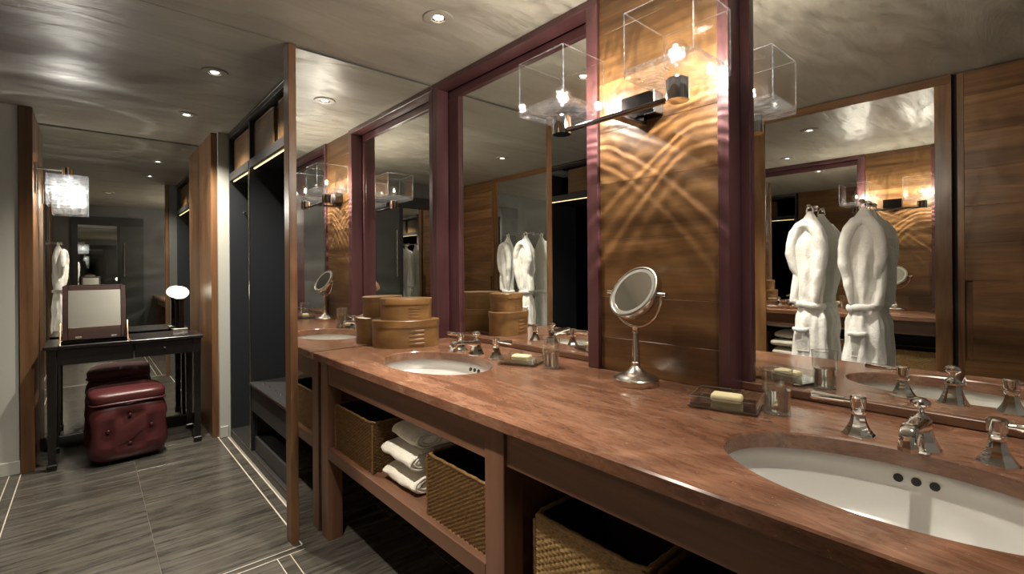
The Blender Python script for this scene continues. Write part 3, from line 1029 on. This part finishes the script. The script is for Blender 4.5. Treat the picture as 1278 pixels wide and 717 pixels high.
# ================================================================== SCONCES
def light_pattern(L, energy, up, arcs, elev=(0.34, 0.58, 0.24)):
    """caustic-like arcs and ripples drawn into the lamp itself: intensity by direction"""
    L.energy = energy
    L.color = (1.0, 0.90, 0.75)
    L.shadow_soft_size = 0.006
    L.use_nodes = True
    nt = L.node_tree
    em = nt.nodes['Emission']
    tc = nt.nodes.new('ShaderNodeTexCoord')
    dirv = tc.outputs['Normal']
    sep = nt.nodes.new('ShaderNodeSeparateXYZ')
    nt.links.new(dirv, sep.inputs[0])
    def math_(op, a, b=None, c=None):
        n = nd(nt, 'ShaderNodeMath', operation=op)
        for s, v in zip(n.inputs, (a, b, c)):
            if v is None: continue
            if isinstance(v, (int, float)): s.default_value = v
            else: nt.links.new(v, s)
        return n.outputs[0]
    nz = nd(nt, 'ShaderNodeTexNoise', i_Scale=2.6, i_Detail=3)
    nt.links.new(dirv, nz.inputs[0])
    nf = nz.outputs['Fac']
    polar = math_('ARCCOSINE', math_('MULTIPLY', sep.outputs[2], -1.0))      # angle from straight down
    wob = math_('MULTIPLY_ADD', nf, 0.10, -0.05)
    ang = math_('ADD', polar, wob)
    total = None
    for th, wd, amp in arcs:
        d = math_('ABSOLUTE', math_('SUBTRACT', ang, R(th)))
        k = math_('MAXIMUM', math_('SUBTRACT', 1.0, math_('DIVIDE', d, R(wd))), 0.0)
        k = math_('MULTIPLY', math_('POWER', k, 1.6), amp)
        total = k if total is None else math_('ADD', total, k)
    mp = nd(nt, 'ShaderNodeMapping')
    mp.inputs['Scale'].default_value = (1.2, 6.5, 3.0)
    nt.links.new(dirv, mp.inputs[0])
    n2 = nd(nt, 'ShaderNodeTexNoise', i_Scale=2.2, i_Detail=4, i_Distortion=1.0)
    nt.links.new(mp.outputs[0], n2.inputs[0])
    rip = nd(nt, 'ShaderNodeMapRange', i_1=0.30, i_2=0.72, i_3=0.35, i_4=1.75)
    nt.links.new(n2.outputs['Fac'], rip.inputs[0])
    n3 = nd(nt, 'ShaderNodeTexNoise', i_Scale=3.0, i_Detail=2)
    nt.links.new(dirv, n3.inputs[0])
    fade = nd(nt, 'ShaderNodeMapRange', i_1=0.32, i_2=0.62, i_3=0.35, i_4=1.4)
    nt.links.new(n3.outputs['Fac'], fade.inputs[0])
    # brightness by elevation set in the lamp: strongest sideways, weakest upward
    e1 = nd(nt, 'ShaderNodeMapRange', i_1=-0.7, i_2=0.1, i_3=elev[0], i_4=elev[1])
    nt.links.new(sep.outputs[2], e1.inputs[0])
    e2 = nd(nt, 'ShaderNodeMapRange', i_1=0.1, i_2=0.8, i_3=0.0, i_4=elev[2] - elev[1])
    nt.links.new(sep.outputs[2], e2.inputs[0])
    soft = math_('MULTIPLY', math_('MULTIPLY', rip.outputs[0], up), math_('ADD', e1.outputs[0], e2.outputs[0]))
    tot = math_('ADD', math_('MULTIPLY', total, fade.outputs[0]), soft)
    nt.links.new(tot, em.inputs['Strength'])

ARCS = [(27, 2.0, 0.8), (32, 2.6, 1.8), (37, 1.6, 4.6), (41.5, 3.2, 3.4), (46, 1.7, 5.0), (52, 5.0, 1.6), (58, 2.4, 1.6), (64, 3.0, 0.8)]  # drawn caustic rings, not cast by the glass cubes

def glass_cube(t, cx, cy, z0, z1, s, flip=False, mat='cube_glass'):
    """open glass block; thin walls, thick rippled base (on top when flipped)"""
    h = s / 2
    th = 0.007
    zb = z0 if not flip else z1
    sg = 1 if not flip else -1
    # base slab
    bm = bmesh.new()
    n = 14
    def f(u, v, zz, k):
        x, y = (u - 0.5) * (s - 0.002), (v - 0.5) * (s - 0.002)
        edge = min(u, 1 - u, v, 1 - v)
        wv = 0.010 * noise.noise(Vector((u * 4 + cx, v * 4 + cy, 2.0))) * min(1, edge * 6) + 0.010 * max(0, 1 - edge * 7)
        return Vector((cx + x, cy + y, zz + sg * k * wv))
    ga = grid_surface(bm, lambda u, v: f(u, v, zb, 0), n, n)
    gb = grid_surface(bm, lambda u, v: f(u, v, zb + sg * 0.018, 1), n, n)
    for i in range(n):
        for a, b in (((0, i), (0, i + 1)), ((n, i), (n, i + 1)), ((i, 0), (i + 1, 0)), ((i, n), (i + 1, n))):
            bm.faces.new((ga[a[0]][a[1]], ga[b[0]][b[1]], gb[b[0]][b[1]], gb[a[0]][a[1]]))
    obj('glass_base', bm, 'cube_base' if mat == 'cube_glass' else mat, t, 180)
    za, zc = (z0 + 0.0185, z1) if not flip else (z0, z1 - 0.0185)
    for ax, sd in (('x', -1), ('x', 1), ('y', -1), ('y', 1)):
        if ax == 'x':
            a0, a1 = sorted((cx + sd * (h - th), cx + sd * h))
            d = (a0, a1, cy - h + 0.0005, cy + h - 0.0005, za, zc)
        else:
            a0, a1 = sorted((cy + sd * (h - th), cy + sd * h))
            d = (cx - h + th + 0.0005, cx + h - th - 0.0005, a0, a1, za, zc)
        B('glass_wall', mat, d, t)
    # added rods of whitened glass stand in for the edge highlights
    bm = bmesh.new()
    zr = z1 if not flip else z0
    tube(bm, [(cx + a * (h - 0.003), cy + b * (h - 0.003), zr) for a, b in ((-1, -1), (1, -1), (1, 1), (-1, 1))], 0.0024, 6, closed=True)
    obj('glass_rim', bm, 'cube_edge', t)
    for a, b in ((-1, -1), (1, -1), (1, 1), (-1, 1)):
        bm = bmesh.new()
        tube(bm, [(cx + a * (h - 0.002), cy + b * (h - 0.002), za), (cx + a * (h - 0.002), cy + b * (h - 0.002), zc)], 0.0020, 6)
        obj('glass_corner', bm, 'cube_edge', t)

def bulb(t, x, y, z, sg=1):
    bm = bmesh.new()
    prof = [(0.012, -0.045), (0.014, -0.030), (0.026, -0.020)] + [(0.036 * math.cos(a), 0.036 * math.sin(a)) for a in [R(-40) + R(130) * k / 14 for k in range(14)]] + [(0.0, 0.036)]
    prof = [(r, z_ * sg) for r, z_ in prof]
    lathe(bm, prof, 28, (x, y, z))
    g = obj('bulb', bm, 'bulb_glass', t, 180)
    bm = bmesh.new()
    bmesh.ops.create_uvsphere(bm, u_segments=12, v_segments=8, radius=0.0085, matrix=Matrix.Translation((x, y, z)))
    obj('filament', bm, 'filament', g, 180)

SX, SZ = 1.310, 1.786
t = thing('wall_sconce', 'twin sconce with two clear glass cubes on a bar, on the plank panel', 'lamp', (SX, 0.968, SZ))
B('backplate', 'darkmetal', (1.440, XP - 0.0005, 0.895, 1.030, 1.805, 1.885), t, 0.003)
B('bracket', 'darkmetal', (SX, 1.475, 0.945, 0.981, 1.776, 1.788), t, 0.002)
B('bracket_riser', 'darkmetal', (1.450, 1.475, 0.945, 0.981, 1.7885, 1.8045), t, 0.001)
bm = bmesh.new()
pts = []
for i in range(17):
    y = 0.737 + 0.463 * i / 16
    pts.append((SX, y, 1.781 ))
tube(bm, pts, 0.012, 12, flat=(1.5, 0.6))
obj('bar', bm, 'darkmetal', t, 50)
for y in (1.200, 0.737):
    bm = bmesh.new()
    lathe(bm, [(0, 1.770), (0.034, 1.770), (0.034, 1.832), (0.030, 1.836), (0, 1.836)], 32, (SX, y, 0), cap=False)
    obj('lamp_holder', bm, 'chrome', t, 40)
    glass_cube(t, SX, y, 1.838, 2.035, 0.222)
    bulb(t, SX, y, 1.915)
    L = bpy.data.lights.new('sconce_light', 'POINT')
    light_pattern(L, 13, 1.0, ARCS)
    o = bpy.data.objects.new('sconce_light', L)
    o.location = (SX, y, 1.930)
    COL.objects.link(o)

t = thing('alcove_sconce', 'hanging rippled glass cube sconce on the left jamb by the dressing mirror', 'lamp', (-0.267, 4.45, 1.96))
B('backplate', 'chrome', (-0.267, -0.255, 4.405, 4.495, 1.80, 2.00), t, 0.002)
bm = bmesh.new(); tube(bm, [(-0.255, 4.45, 1.968), (-0.095, 4.45, 1.968)], 0.009, 12); obj('arm', bm, 'chrome', t, 60)
bm = bmesh.new(); lathe(bm, [(0, 1.930), (0.030, 1.930), (0.030, 1.985), (0, 1.987)], 28, (-0.105, 4.45, 0), cap=False); obj('lamp_holder', bm, 'chrome', t, 40)
glass_cube(t, -0.105, 4.45, 1.728, 1.928, 0.212, True, 'ice_glass')
bulb(t, -0.105, 4.45, 1.850, -1)
L = bpy.data.lights.new('alcove_sconce_light', 'POINT')
light_pattern(L, 15, 1.0, [(105, 4, 0.5), (120, 5, 0.5), (138, 4, 0.5)], (0.7, 1.0, 0.085))
o = bpy.data.objects.new('alcove_sconce_light', L); o.location = (-0.105, 4.45, 1.832); COL.objects.link(o)

# downlight fittings
DL = ['recessed ceiling downlight above the far basin', 'recessed corridor downlight nearest the end mirror post', 'recessed corridor downlight nearest the dressing alcove', 'recessed ceiling downlight above the near basin, seen only in reflection', 'added fill downlight on the ceiling in the middle of the bathroom, seen only in reflection']
proto = None
for (x, y), lb in zip(DOWN, DL):
    if proto is None:
        t = thing('downlight', lb, 'lamp', (x, y, CZ), 0, 'recessed ceiling downlights', local=True)
        bm = bmesh.new()
        lathe(bm, [(0.030, -0.0005), (0.030, -0.006), (0.034, -0.008), (0.062, -0.005), (0.064, -0.0005)], 36, cap=False)
        obj('trim_ring', bm, 'plaster', t, 40)
        bm = bmesh.new(); lathe(bm, [(0.030, -0.004), (0.021, -0.0022), (0.020, -0.0005), (0.030, -0.0005)], 32, cap=False); obj('reflector', bm, 'chrome', t, 60)
        bm = bmesh.new(); lathe(bm, [(0, -0.0016), (0.021, -0.0010)], 28, cap=False); obj('lens', bm, 'spotface', t)
        proto = t
    else:
        copy_tree(proto, (x, y, CZ), label=lb)

# ================================================================== ROBES
def make_robe(label, loc, rz, seed):
    """robe hanging by its loop; local origin below the hook at hem height, front to +x"""
    t = thing('bathrobe', label, 'bathrobe', loc, rz, 'white bathrobes hanging before the robe mirror', local=True)
    H0 = 1.175
    # (z, half width y, half depth x, x offset)
    st = [(1.160, 0.010, 0.010, 0.0), (1.135, 0.024, 0.022, 0.0), (1.10, 0.046, 0.036, 0.004), (1.05, 0.072, 0.050, 0.008), (0.99, 0.090, 0.056, 0.010), (0.90, 0.094, 0.056, 0.010), (0.80, 0.086, 0.054, 0.008), (0.70, 0.074, 0.049, 0.005), (0.62, 0.070, 0.045, 0.002), (0.565, 0.068, 0.042, 0.0), (0.53, 0.071, 0.044, 0.0), (0.46, 0.084, 0.054, 0.002), (0.36, 0.092, 0.058, 0.004), (0.20, 0.096, 0.058, 0.004), (0.06, 0.100, 0.058, 0.004), (0.0, 0.098, 0.056, 0.004)]
    def at(z):
        for a, b in zip(st[:-1], st[1:]):
            if b[0] <= z <= a[0]:
                k = (a[0] - z) / (a[0] - b[0])
                k = k * k * (3 - 2 * k) if False else k
                return [a[i] + (b[i] - a[i]) * k for i in range(1, 4)]
        return list(st[-1][1:])
    bm = bmesh.new()
    n = 72
    rings = []
    for j in range(76):
        z = 1.160 - 1.160 * j / 75
        wy, dx, ox = at(z)
        ring = []
        for i in range(n):
            a = 2 * PI * i / n
            ca, sa = math.cos(a), math.sin(a)
            k = (abs(ca) ** 2.6 + abs(sa) ** 2.6) ** (-1 / 2.6)
            fold = 0.007 * math.sin(5 * a + seed + 2.0 * math.sin(z * 4 + seed)) + 0.005 * math.sin(9 * a - seed * 2 + z * 3) + 0.008 * noise.noise(Vector((ca * 4 + seed, sa * 4, z * 11)))
            fold += 0.014 * noise.noise(Vector((ca * 1.6 + seed, sa * 1.6, z * 5.5)))
            amp = min(1.0, max(0.15, (1.15 - z) * 5))
            if 0.5 < z < 0.62: amp *= 0.6
            f = 1.0
            ring.append((ox + dx * ca * k + fold * amp * ca, wy * sa * k + fold * amp * sa, z))
        rings.append(ring)
    loft(bm, rings)
    obj('robe_body', bm, 'terry', t, 180)
    # thick hood and shawl collar edge, an inverted U over the front
    bm = bmesh.new()
    pts, rad = [], []
    path = [(0.034, -0.052, 0.575, 0.014), (0.046, -0.062, 0.64, 0.019), (0.052, -0.074, 0.72, 0.025), (0.054, -0.086, 0.80, 0.029), (0.056, -0.092, 0.88, 0.032), (0.058, -0.086, 0.96, 0.034), (0.060, -0.066, 1.025, 0.035), (0.056, -0.036, 1.068, 0.033), (0.052, 0.0, 1.083, 0.031), (0.056, 0.036, 1.066, 0.033), (0.060, 0.064, 1.02, 0.034), (0.058, 0.082, 0.95, 0.033), (0.054, 0.088, 0.87, 0.030), (0.048, 0.080, 0.80, 0.026), (0.038, 0.066, 0.74, 0.018), (0.026, 0.055, 0.69, 0.010)]
    path = [(q[0], q[1] * (1 if seed < 1 else -1), q[2], q[3]) for q in path]
    for a, b in zip(path[:-1], path[1:]):
        for q in range(5):
            k = q / 5
            p = [a[i] + (b[i] - a[i]) * k for i in range(4)]
            wv = noise.noise(Vector((p[1] * 14 + seed, p[2] * 9, seed)))
            pts.append((p[0] + 0.006 * wv, p[1] + 0.006 * wv, p[2] + 0.006 * wv)); rad.append(p[3] * (1 + 0.18 * wv))
    tube(bm, pts, rad, 18)
    for v in bm.verts:
        q = noise.noise(v.co * 22 + Vector((seed, 0, 0)))
        v.co += Vector((0.006 * q, 0.004 * q, 0.004 * q))
    obj('hood_collar', bm, 'terry', t, 180)
    # sleeve hanging beside the body
    bm = bmesh.new()
    rings = []
    for j in range(26):
        k = j / 25
        z = 0.93 - 0.36 * k
        cx, cy = 0.006 + 0.018 * k, (-0.076 + 0.010 * math.sin(k * 4 + seed)) * (1 if seed > 1 else -1)
        ring = []
        for i in range(28):
            a = 2 * PI * i / 28
            f = 0.006 * noise.noise(Vector((math.cos(a) * 2 + seed, math.sin(a) * 2, z * 14)))
            ring.append((cx + (0.040 + f) * math.cos(a), cy + (0.026 + f) * math.sin(a), z))
        rings.append(ring)
    loft(bm, rings)
    obj('sleeve', bm, 'terry', t, 180)
    # belt round the waist
    bm = bmesh.new()
    pts = []
    for i in range(48):
        a = 2 * PI * i / 48
        pts.append((0.002 + 0.055 * math.cos(a), 0.080 * math.sin(a), 0.560 + 0.008 * math.sin(a + seed) + 0.003 * math.sin(5 * a)))
    tube(bm, pts, 0.016, 10, closed=True, flat=(0.62, 1.25))
    obj('belt', bm, 'terry', t, 180)
    # patch pocket with a turned welt
    bm = bmesh.new()
    def pk(u, v):
        y = -0.020 + 0.080 * u
        z = 0.27 + 0.15 * v
        bul = 0.012 * (math.sin(PI * u) ** 0.5) * (0.5 + 0.5 * v)
        return Vector((0.062 + bul + 0.004 * noise.noise(Vector((y * 30, z * 20, seed))), y, z))
    g = grid_surface(bm, pk, 14, 18)
    bmesh.ops.solidify(bm, geom=list(bm.faces), thickness=0.012)
    obj('pocket', bm, 'terry', t, 180)
    bm = bmesh.new()
    tube(bm, [(0.070 + 0.010 * math.sin(PI * k / 10), -0.017 + 0.089 * k / 10, 0.405 + 0.002 * math.sin(k)) for k in range(11)], 0.011, 10, flat=(0.7, 1.3))
    obj('pocket_welt', bm, 'terry', t, 180)
    # hanging loop
    bm = bmesh.new()
    tube(bm, [(0.0, 0.020 * math.cos(a), 1.150 + 0.046 * math.sin(a)) for a in [PI * k / 14 for k in range(15)]], 0.005, 8, flat=(1.6, 0.6))
    obj('hanging_loop', bm, 'terry', t, 180)
    return t
HK = 1.660
for y, lbr, lbh, sd, rz in ((1.033, 'white hooded bathrobe on the left hook, as seen in the right mirror', 'chrome robe hook holding the left bathrobe of the right mirror', 0.4, R(10)), (0.750, 'white hooded bathrobe on the right hook, as seen in the right mirror', 'chrome robe hook holding the right bathrobe of the right mirror', 2.9, R(-6))):
    h = thing('robe_hook', lbh, 'hook', (XO + 0.0035, y, HK), 0, 'robe hooks on the robe mirror', local=True)
    bm = bmesh.new(); lathe(bm, [(0, 0), (0.019, 0), (0.019, 0.006), (0.012, 0.009), (0, 0.009)], 24, mat=Matrix.Rotation(R(90), 4, 'Y'), cap=False); obj('hook_plate', bm, 'chrome', h, 40)
    bm = bmesh.new(); tube(bm, [(0.008, 0, 0), (0.130, 0, 0)], 0.0055, 12); obj('hook_arm', bm, 'chrome', h, 60)
    bm = bmesh.new(); bmesh.ops.create_uvsphere(bm, u_segments=20, v_segments=12, radius=0.0155, matrix=Matrix.Translation((0.142, 0, 0.002))); obj('hook_ball', bm, 'chrome', h, 180)
    make_robe(lbr, (XO + 0.118, y, HK - 1.188), rz, sd)

# ================================================================== WARDROBES
def wardrobe(label, mir):
    """open wardrobe; mir=+1 right of the corridor, -1 opposite"""
    def XX(a, b):
        if mir > 0: return (a, b)
        return (-0.43 - (b - 0.81), -0.43 - (a - 0.81))
    xf, xb = 0.812, 1.36
    y0, y1 = 2.432, 4.214
    t = thing('wardrobe', label, 'wardrobe', ((sum(XX(xf, xb)) / 2), 3.3, 0))
    def P(name, mat, a, b, y0_, y1_, z0_, z1_, bev=0.0015):
        x0_, x1_ = XX(a, b)
        return B(name, mat, (x0_, x1_, y0_, y1_, z0_, z1_), t, bev)
    P('back_panel', 'navy', xb, xb + 0.02, y0, y1, 0.0, CZ - 0.002)
    P('side_panel', 'navy', xf, xb, y1 - 0.02, y1, 0.0, CZ - 0.002)
    P('side_panel', 'navy', xf, xb, y0, y0 + 0.02, 0.0, CZ - 0.002)
    P('upright', 'navy', xf + 0.004, xb, 3.585, 3.612, 0.07, CZ - 0.05)
    P('upright_edge', 'nickel', xf - 0.003, xf + 0.0035, 3.590, 3.606, 0.07, 1.964)
    P('header', 'dark', xf - 0.004, xf + 0.05, y0, y1, 2.292, CZ - 0.003)
    P('header_edge', 'nickel', xf - 0.007, xf - 0.0045, y0, y1, 2.318, 2.324)
    for a, b in ((y0 + 0.021, 3.584), (3.613, y1 - 0.021)):
        P('shelf', 'dark', xf, xb, a, b, 1.968, 2.026)
        x0_, x1_ = XX(xf + 0.03, xf + 0.038)
        P('light_strip', 'led', xf + 0.022, xf + 0.030, a + 0.02, b - 0.02, 1.963, 1.9675, 0)
    P('plinth', 'dark', xf, xb, y0 + 0.021, y1 - 0.021, 0.0, 0.062)
    P('plinth_edge', 'nickel', xf - 0.002, xf - 0.0003, y0 + 0.021, y1 - 0.021, 0.056, 0.061, 0)
    for k, (dx, dz) in enumerate(((0.10, 1.73), (0.22, 1.75), (0.34, 1.73), (0.16, 1.68), (0.28, 1.69))):
        bm = bmesh.new()
        xa, xb_ = XX(xf + dx, xf + dx)
        lathe(bm, [(0, 0), (0.007, 0), (0.004, 0.004), (0.004, 0.014), (0.008, 0.018), (0.006, 0.024), (0, 0.025)], 14, (xa, y1 - 0.021, dz), Matrix.Rotation(R(90), 4, 'X'), cap=False)
        obj('peg', bm, 'chrome', t, 50)
    return t
wardrobe('open blue-black wardrobe on the right of the corridor, behind the mirror post', 1)
wardrobe('open blue-black wardrobe opposite, seen in the left vanity mirror', -1)
t = thing('luggage_bench', 'dark drawer bench with chrome edge inside the right wardrobe', 'bench', (1.07, 3.02, 0.062))
B('bench_top', 'dark', (0.805, 1.355, 2.455, 3.582, 0.500, 0.528), t, 0.002)
B('top_edge', 'nickel', (0.800, 0.8045, 2.455, 3.582, 0.512, 0.524), t)
B('drawer_front', 'dark', (0.815, 0.835, 2.456, 3.575, 0.335, 0.497), t, 0.002)
B('side_board', 'dark', (0.84, 1.35, 3.555, 3.580, 0.0625, 0.499), t)
B('side_board', 'dark', (0.84, 1.35, 2.456, 2.480, 0.0625, 0.499), t)
B('lower_shelf', 'dark', (0.828, 1.35, 2.481, 3.554, 0.063, 0.165), t, 0.002)
for k in range(8):
    for x in (0.86, 1.02, 1.18):
        bm = bmesh.new(); lathe(bm, [(0.008, 0.5283), (0.0075, 0.532), (0.004, 0.535), (0, 0.536)], 12, (x, 2.55 + k * 0.13, 0)); obj('stud', bm, 'chrome', t, 180)

GB = 'brown woven baskets on the wardrobe shelf'
lbs = ['brown basket on the high wardrobe shelf, in the bay left of the upright', 'brown basket on the high wardrobe shelf, just right of the upright', 'brown basket on the high wardrobe shelf, beside the mirror post']
first = make_basket(lbs[0], (0.990, 3.925, 2.0265), 0, 0.30, 0.44, 0.242, 0.009, 'cane', GB)
copy_tree(first, (0.990, 3.330, 2.0265), label=lbs[1])
copy_tree(first, (0.990, 2.800, 2.0265), label=lbs[2])
copy_tree(first, (-0.62, 3.02, 2.0265), PI, 'brown basket on the high shelf of the opposite wardrobe, seen in the left mirror')

# ================================================================== DRESSING TABLE
TX0, TX1, TY0, TY1, TZ = -0.222, 0.640, 4.232, 4.700, 0.800
t = thing('dressing_table', 'black dressing table with raised mirror lid in the alcove', 'table', (0.21, 4.46, 0))
def D(name, dims, mat='ebony', bev=0.003, parent=None):
    return B(name, mat, dims, parent or t, bev)
wx0, wx1, wy0, wy1 = -0.150, 0.200, 4.262, 4.520
D('top_board', (wx1 + 0.012, TX1, TY0, TY1, TZ - 0.022, TZ))
D('top_board', (TX0, wx0 - 0.001, TY0, TY1, TZ - 0.022, TZ))
D('top_board', (wx0, wx1 + 0.011, wy1, TY1, TZ - 0.022, TZ))
D('top_rail', (wx0, wx1 + 0.011, TY0, wy0, TZ - 0.022, TZ))
D('well_floor', (wx0, wx1 + 0.011, wy0 + 0.001, wy1, TZ - 0.12, TZ - 0.105), 'mahogany')
az0 = 0.672
D('apron', (TX0 + 0.05, TX1 - 0.05, TY1 - 0.035, TY1 - 0.015, az0, TZ - 0.023))
D('apron', (TX0 + 0.018, TX0 + 0.036, TY0 + 0.05, TY1 - 0.05, az0, TZ - 0.023))
D('apron', (TX1 - 0.036, TX1 - 0.018, TY0 + 0.05, TY1 - 0.05, az0, TZ - 0.023))
D('apron', (TX0 + 0.062, 0.228, TY0 + 0.016, TY0 + 0.034, az0, TZ - 0.023))
dr = D('drawer', (0.236, TX1 - 0.062, TY0 + 0.010, TY0 + 0.034, az0 + 0.004, TZ - 0.026))
bm = bmesh.new(); lathe(bm, [(0.004, 0), (0.004, 0.010), (0.008, 0.014), (0.007, 0.020), (0, 0.022)], 16, (0.405, TY0 + 0.0095, 0.733), Matrix.Rotation(R(90), 4, 'X')); obj('knob', bm, 'chrome', dr, 50)
for sx, x in ((0, TX0 + 0.012), (1, TX1 - 0.062)):
    for y in (TY0 + 0.008, TY1 - 0.060):
        bm = bmesh.new()
        a = 0.048
        secs = []
        cxm, cym = x + 0.025, y + 0.026
        for z, hw in ((0.0, 0.022), (0.035, 0.026), (0.042, 0.019), (0.60, 0.022), (az0, 0.024), (TZ - 0.0225, 0.024)):
            secs.append([(cxm + hw * u, cym + hw * v, z) for u, v in ((-1, -1), (1, -1), (1, 1), (-1, 1))])
        loft(bm, secs)
        obj('leg', bm, 'ebony', t)
# raised lid with mirror, tilted back
lm = Matrix.Translation((0, wy1 - 0.012, TZ + 0.004)) @ Matrix.Rotation(R(-14), 4, 'X')
def LD(name, mat, dims, parent=None, bev=0.0025):
    bm = bmesh.new(); box(bm, *dims, bev); xform(bm, bm.verts, lm)
    return obj(name, bm, mat, parent or t)
lid = LD('mirror_lid', 'mahogany', (-0.142, 0.202, 0.0, 0.018, 0.0, 0.385))
LD('lid_frame', 'mahogany', (-0.142, -0.113, -0.006, -0.0003, 0.0, 0.385), lid)
LD('lid_frame', 'mahogany', (0.173, 0.202, -0.006, -0.0003, 0.0, 0.385), lid)
LD('lid_frame', 'mahogany', (-0.112, 0.172, -0.006, -0.0003, 0.353, 0.385), lid)
LD('lid_frame', 'mahogany', (-0.112, 0.172, -0.006, -0.0003, 0.0, 0.085), lid)
LD('lid_glass', 'mirror_satin', (-0.1115, 0.1715, -0.004, -0.0004, 0.0855, 0.3525), lid, 0.0)
for x in (-0.075, 0.115):
    LD('hinge', 'nickel', (x, x + 0.035, -0.009, -0.0062, 0.008, 0.020), lid, 0.001)
for x in (-0.149, 0.2065):
    bm = bmesh.new()
    tube(bm, [(x, 4.400, TZ - 0.02), (x, 4.440, TZ + 0.055), (x, 4.488, TZ + 0.125)], 0.005, 10)
    obj('lid_stay', bm, 'brass', t, 60)

# globe lamp on the table
t = thing('table_lamp', 'small table lamp with glowing oblate white globe', 'lamp', (0.545, 4.668, TZ), local=True)
bm = bmesh.new(); box(bm, -0.052, 0.052, -0.045, 0.045, 0, 0.022, 0.004, 2); obj('lamp_base', bm, 'nickel', t)
bm = bmesh.new(); lathe(bm, [(0.030, 0.0222), (0.030, 0.230), (0.034, 0.240), (0.034, 0.258), (0, 0.258)], 28); obj('stem', bm, 'darkmetal', t, 40)
bm = bmesh.new()
prof = [(0.064 * math.cos(a), 0.306 + 0.050 * math.sin(a)) for a in [-PI / 2 + PI * k / 22 for k in range(23)]]
prof[0] = (0, prof[0][1]); prof[-1] = (0, prof[-1][1])
lathe(bm, prof, 36); obj('lamp_globe', bm, 'globe', t, 180)

# leather ottoman, tufted
OX, OY = 0.190, 4.295
t = thing('ottoman', 'burgundy tufted leather ottoman under the dressing table', 'ottoman', (OX, OY, 0), R(4), local=True)
def superbox(hx, hy, z0, z1, e, nu, nv, dent):
    bm = bmesh.new()
    rings = []
    for j in range(nv + 1):
        ph = -PI / 2 + PI * j / nv
        sp, cp = math.sin(ph), math.cos(ph)
        zz = math.copysign(abs(sp) ** e, sp)
        rr = max(abs(cp) ** e, 0.001)
        ring = []
        for i in range(nu):
            th = 2 * PI * i / nu
            c, s_ = math.cos(th), math.sin(th)
            x = math.copysign(abs(c) ** 0.36, c) * rr
            y = math.copysign(abs(s_) ** 0.36, s_) * rr
            p = Vector((x * hx, y * hy, (z0 + z1) / 2 + zz * (z1 - z0) / 2))
            n = Vector((math.copysign(abs(c) ** 1.2, c), math.copysign(abs(s_) ** 1.2, s_), 0)).normalized()
            p += n * dent(p, n)
            ring.append(p)
        rings.append(ring)
    loft(bm, rings)
    return bm
BZ = [(0.0, 0.315), (-0.115, 0.225), (0.115, 0.225), (0.0, 0.125)]
def odent(p, n):
    # bulging sides with button pits and valleys between the buttons
    h = p.z / 0.40
    d = 0.026 * math.sin(PI * min(max(h, 0), 1))
    for ax in (0, 1):
        q = p.y if ax == 0 else p.x
        wgt = abs(n.x) if ax == 0 else abs(n.y)
        for by, bz in BZ:
            r2 = (q - by) ** 2 + (p.z - bz) ** 2
            d -= wgt * 0.036 * math.exp(-r2 / 0.0016)
        for (a, b), (c, e_) in (((BZ[0]), (BZ[1])), ((BZ[0]), (BZ[2])), ((BZ[1]), (BZ[3])), ((BZ[2]), (BZ[3]))):
            ab = Vector((c - a, e_ - b)); ap = Vector((q - a, p.z - b))
            k = min(1, max(0, ap.dot(ab) / ab.length_squared))
            d -= wgt * 0.010 * math.exp(-(ap - ab * k).length_squared / 0.0005)
    return d
obj('body', superbox(0.200, 0.185, 0.012, 0.418, 0.30, 120, 60, odent), 'leather', t, 180)
def cdent(p, n):
    return 0.006 * noise.noise(p * 9) 
obj('seat_cushion', superbox(0.206, 0.190, 0.385, 0.486, 0.55, 96, 28, cdent), 'leather', t, 180)
bm = bmesh.new()
pts = []
for i in range(64):
    th = 2 * PI * i / 64
    c, s_ = math.cos(th), math.sin(th)
    pts.append((math.copysign(abs(c) ** 0.36, c) * 0.205, math.copysign(abs(s_) ** 0.36, s_) * 0.189, 0.402 + 0.003 * math.sin(3 * th)))
tube(bm, pts, 0.007, 8, closed=True)
obj('piping', bm, 'leather', t, 180)
for fx in range(4):
    for by, bz in BZ:
        bm = bmesh.new()
        lathe(bm, [(0.013, 0), (0.012, 0.005), (0.007, 0.009), (0, 0.010)], 16)
        ang = (-90, 0, 90, 180)[fx]
        rad = (0.174, 0.189, 0.174, 0.189)[fx]
        mt = Matrix.Rotation(R(ang), 4, 'Z') @ Matrix.Translation((rad, by, bz)) @ Matrix.Rotation(R(90), 4, 'Y')
        xform(bm, bm.verts, mt)
        obj('button', bm, 'leather', t, 180)
for sx in (-1, 1):
    for sy in (-1, 1):
        bm = bmesh.new(); lathe(bm, [(0.018, 0.0), (0.022, 0.02)], 16, (sx * 0.13, sy * 0.12, 0)); obj('foot', bm, 'ebony', t, 60)
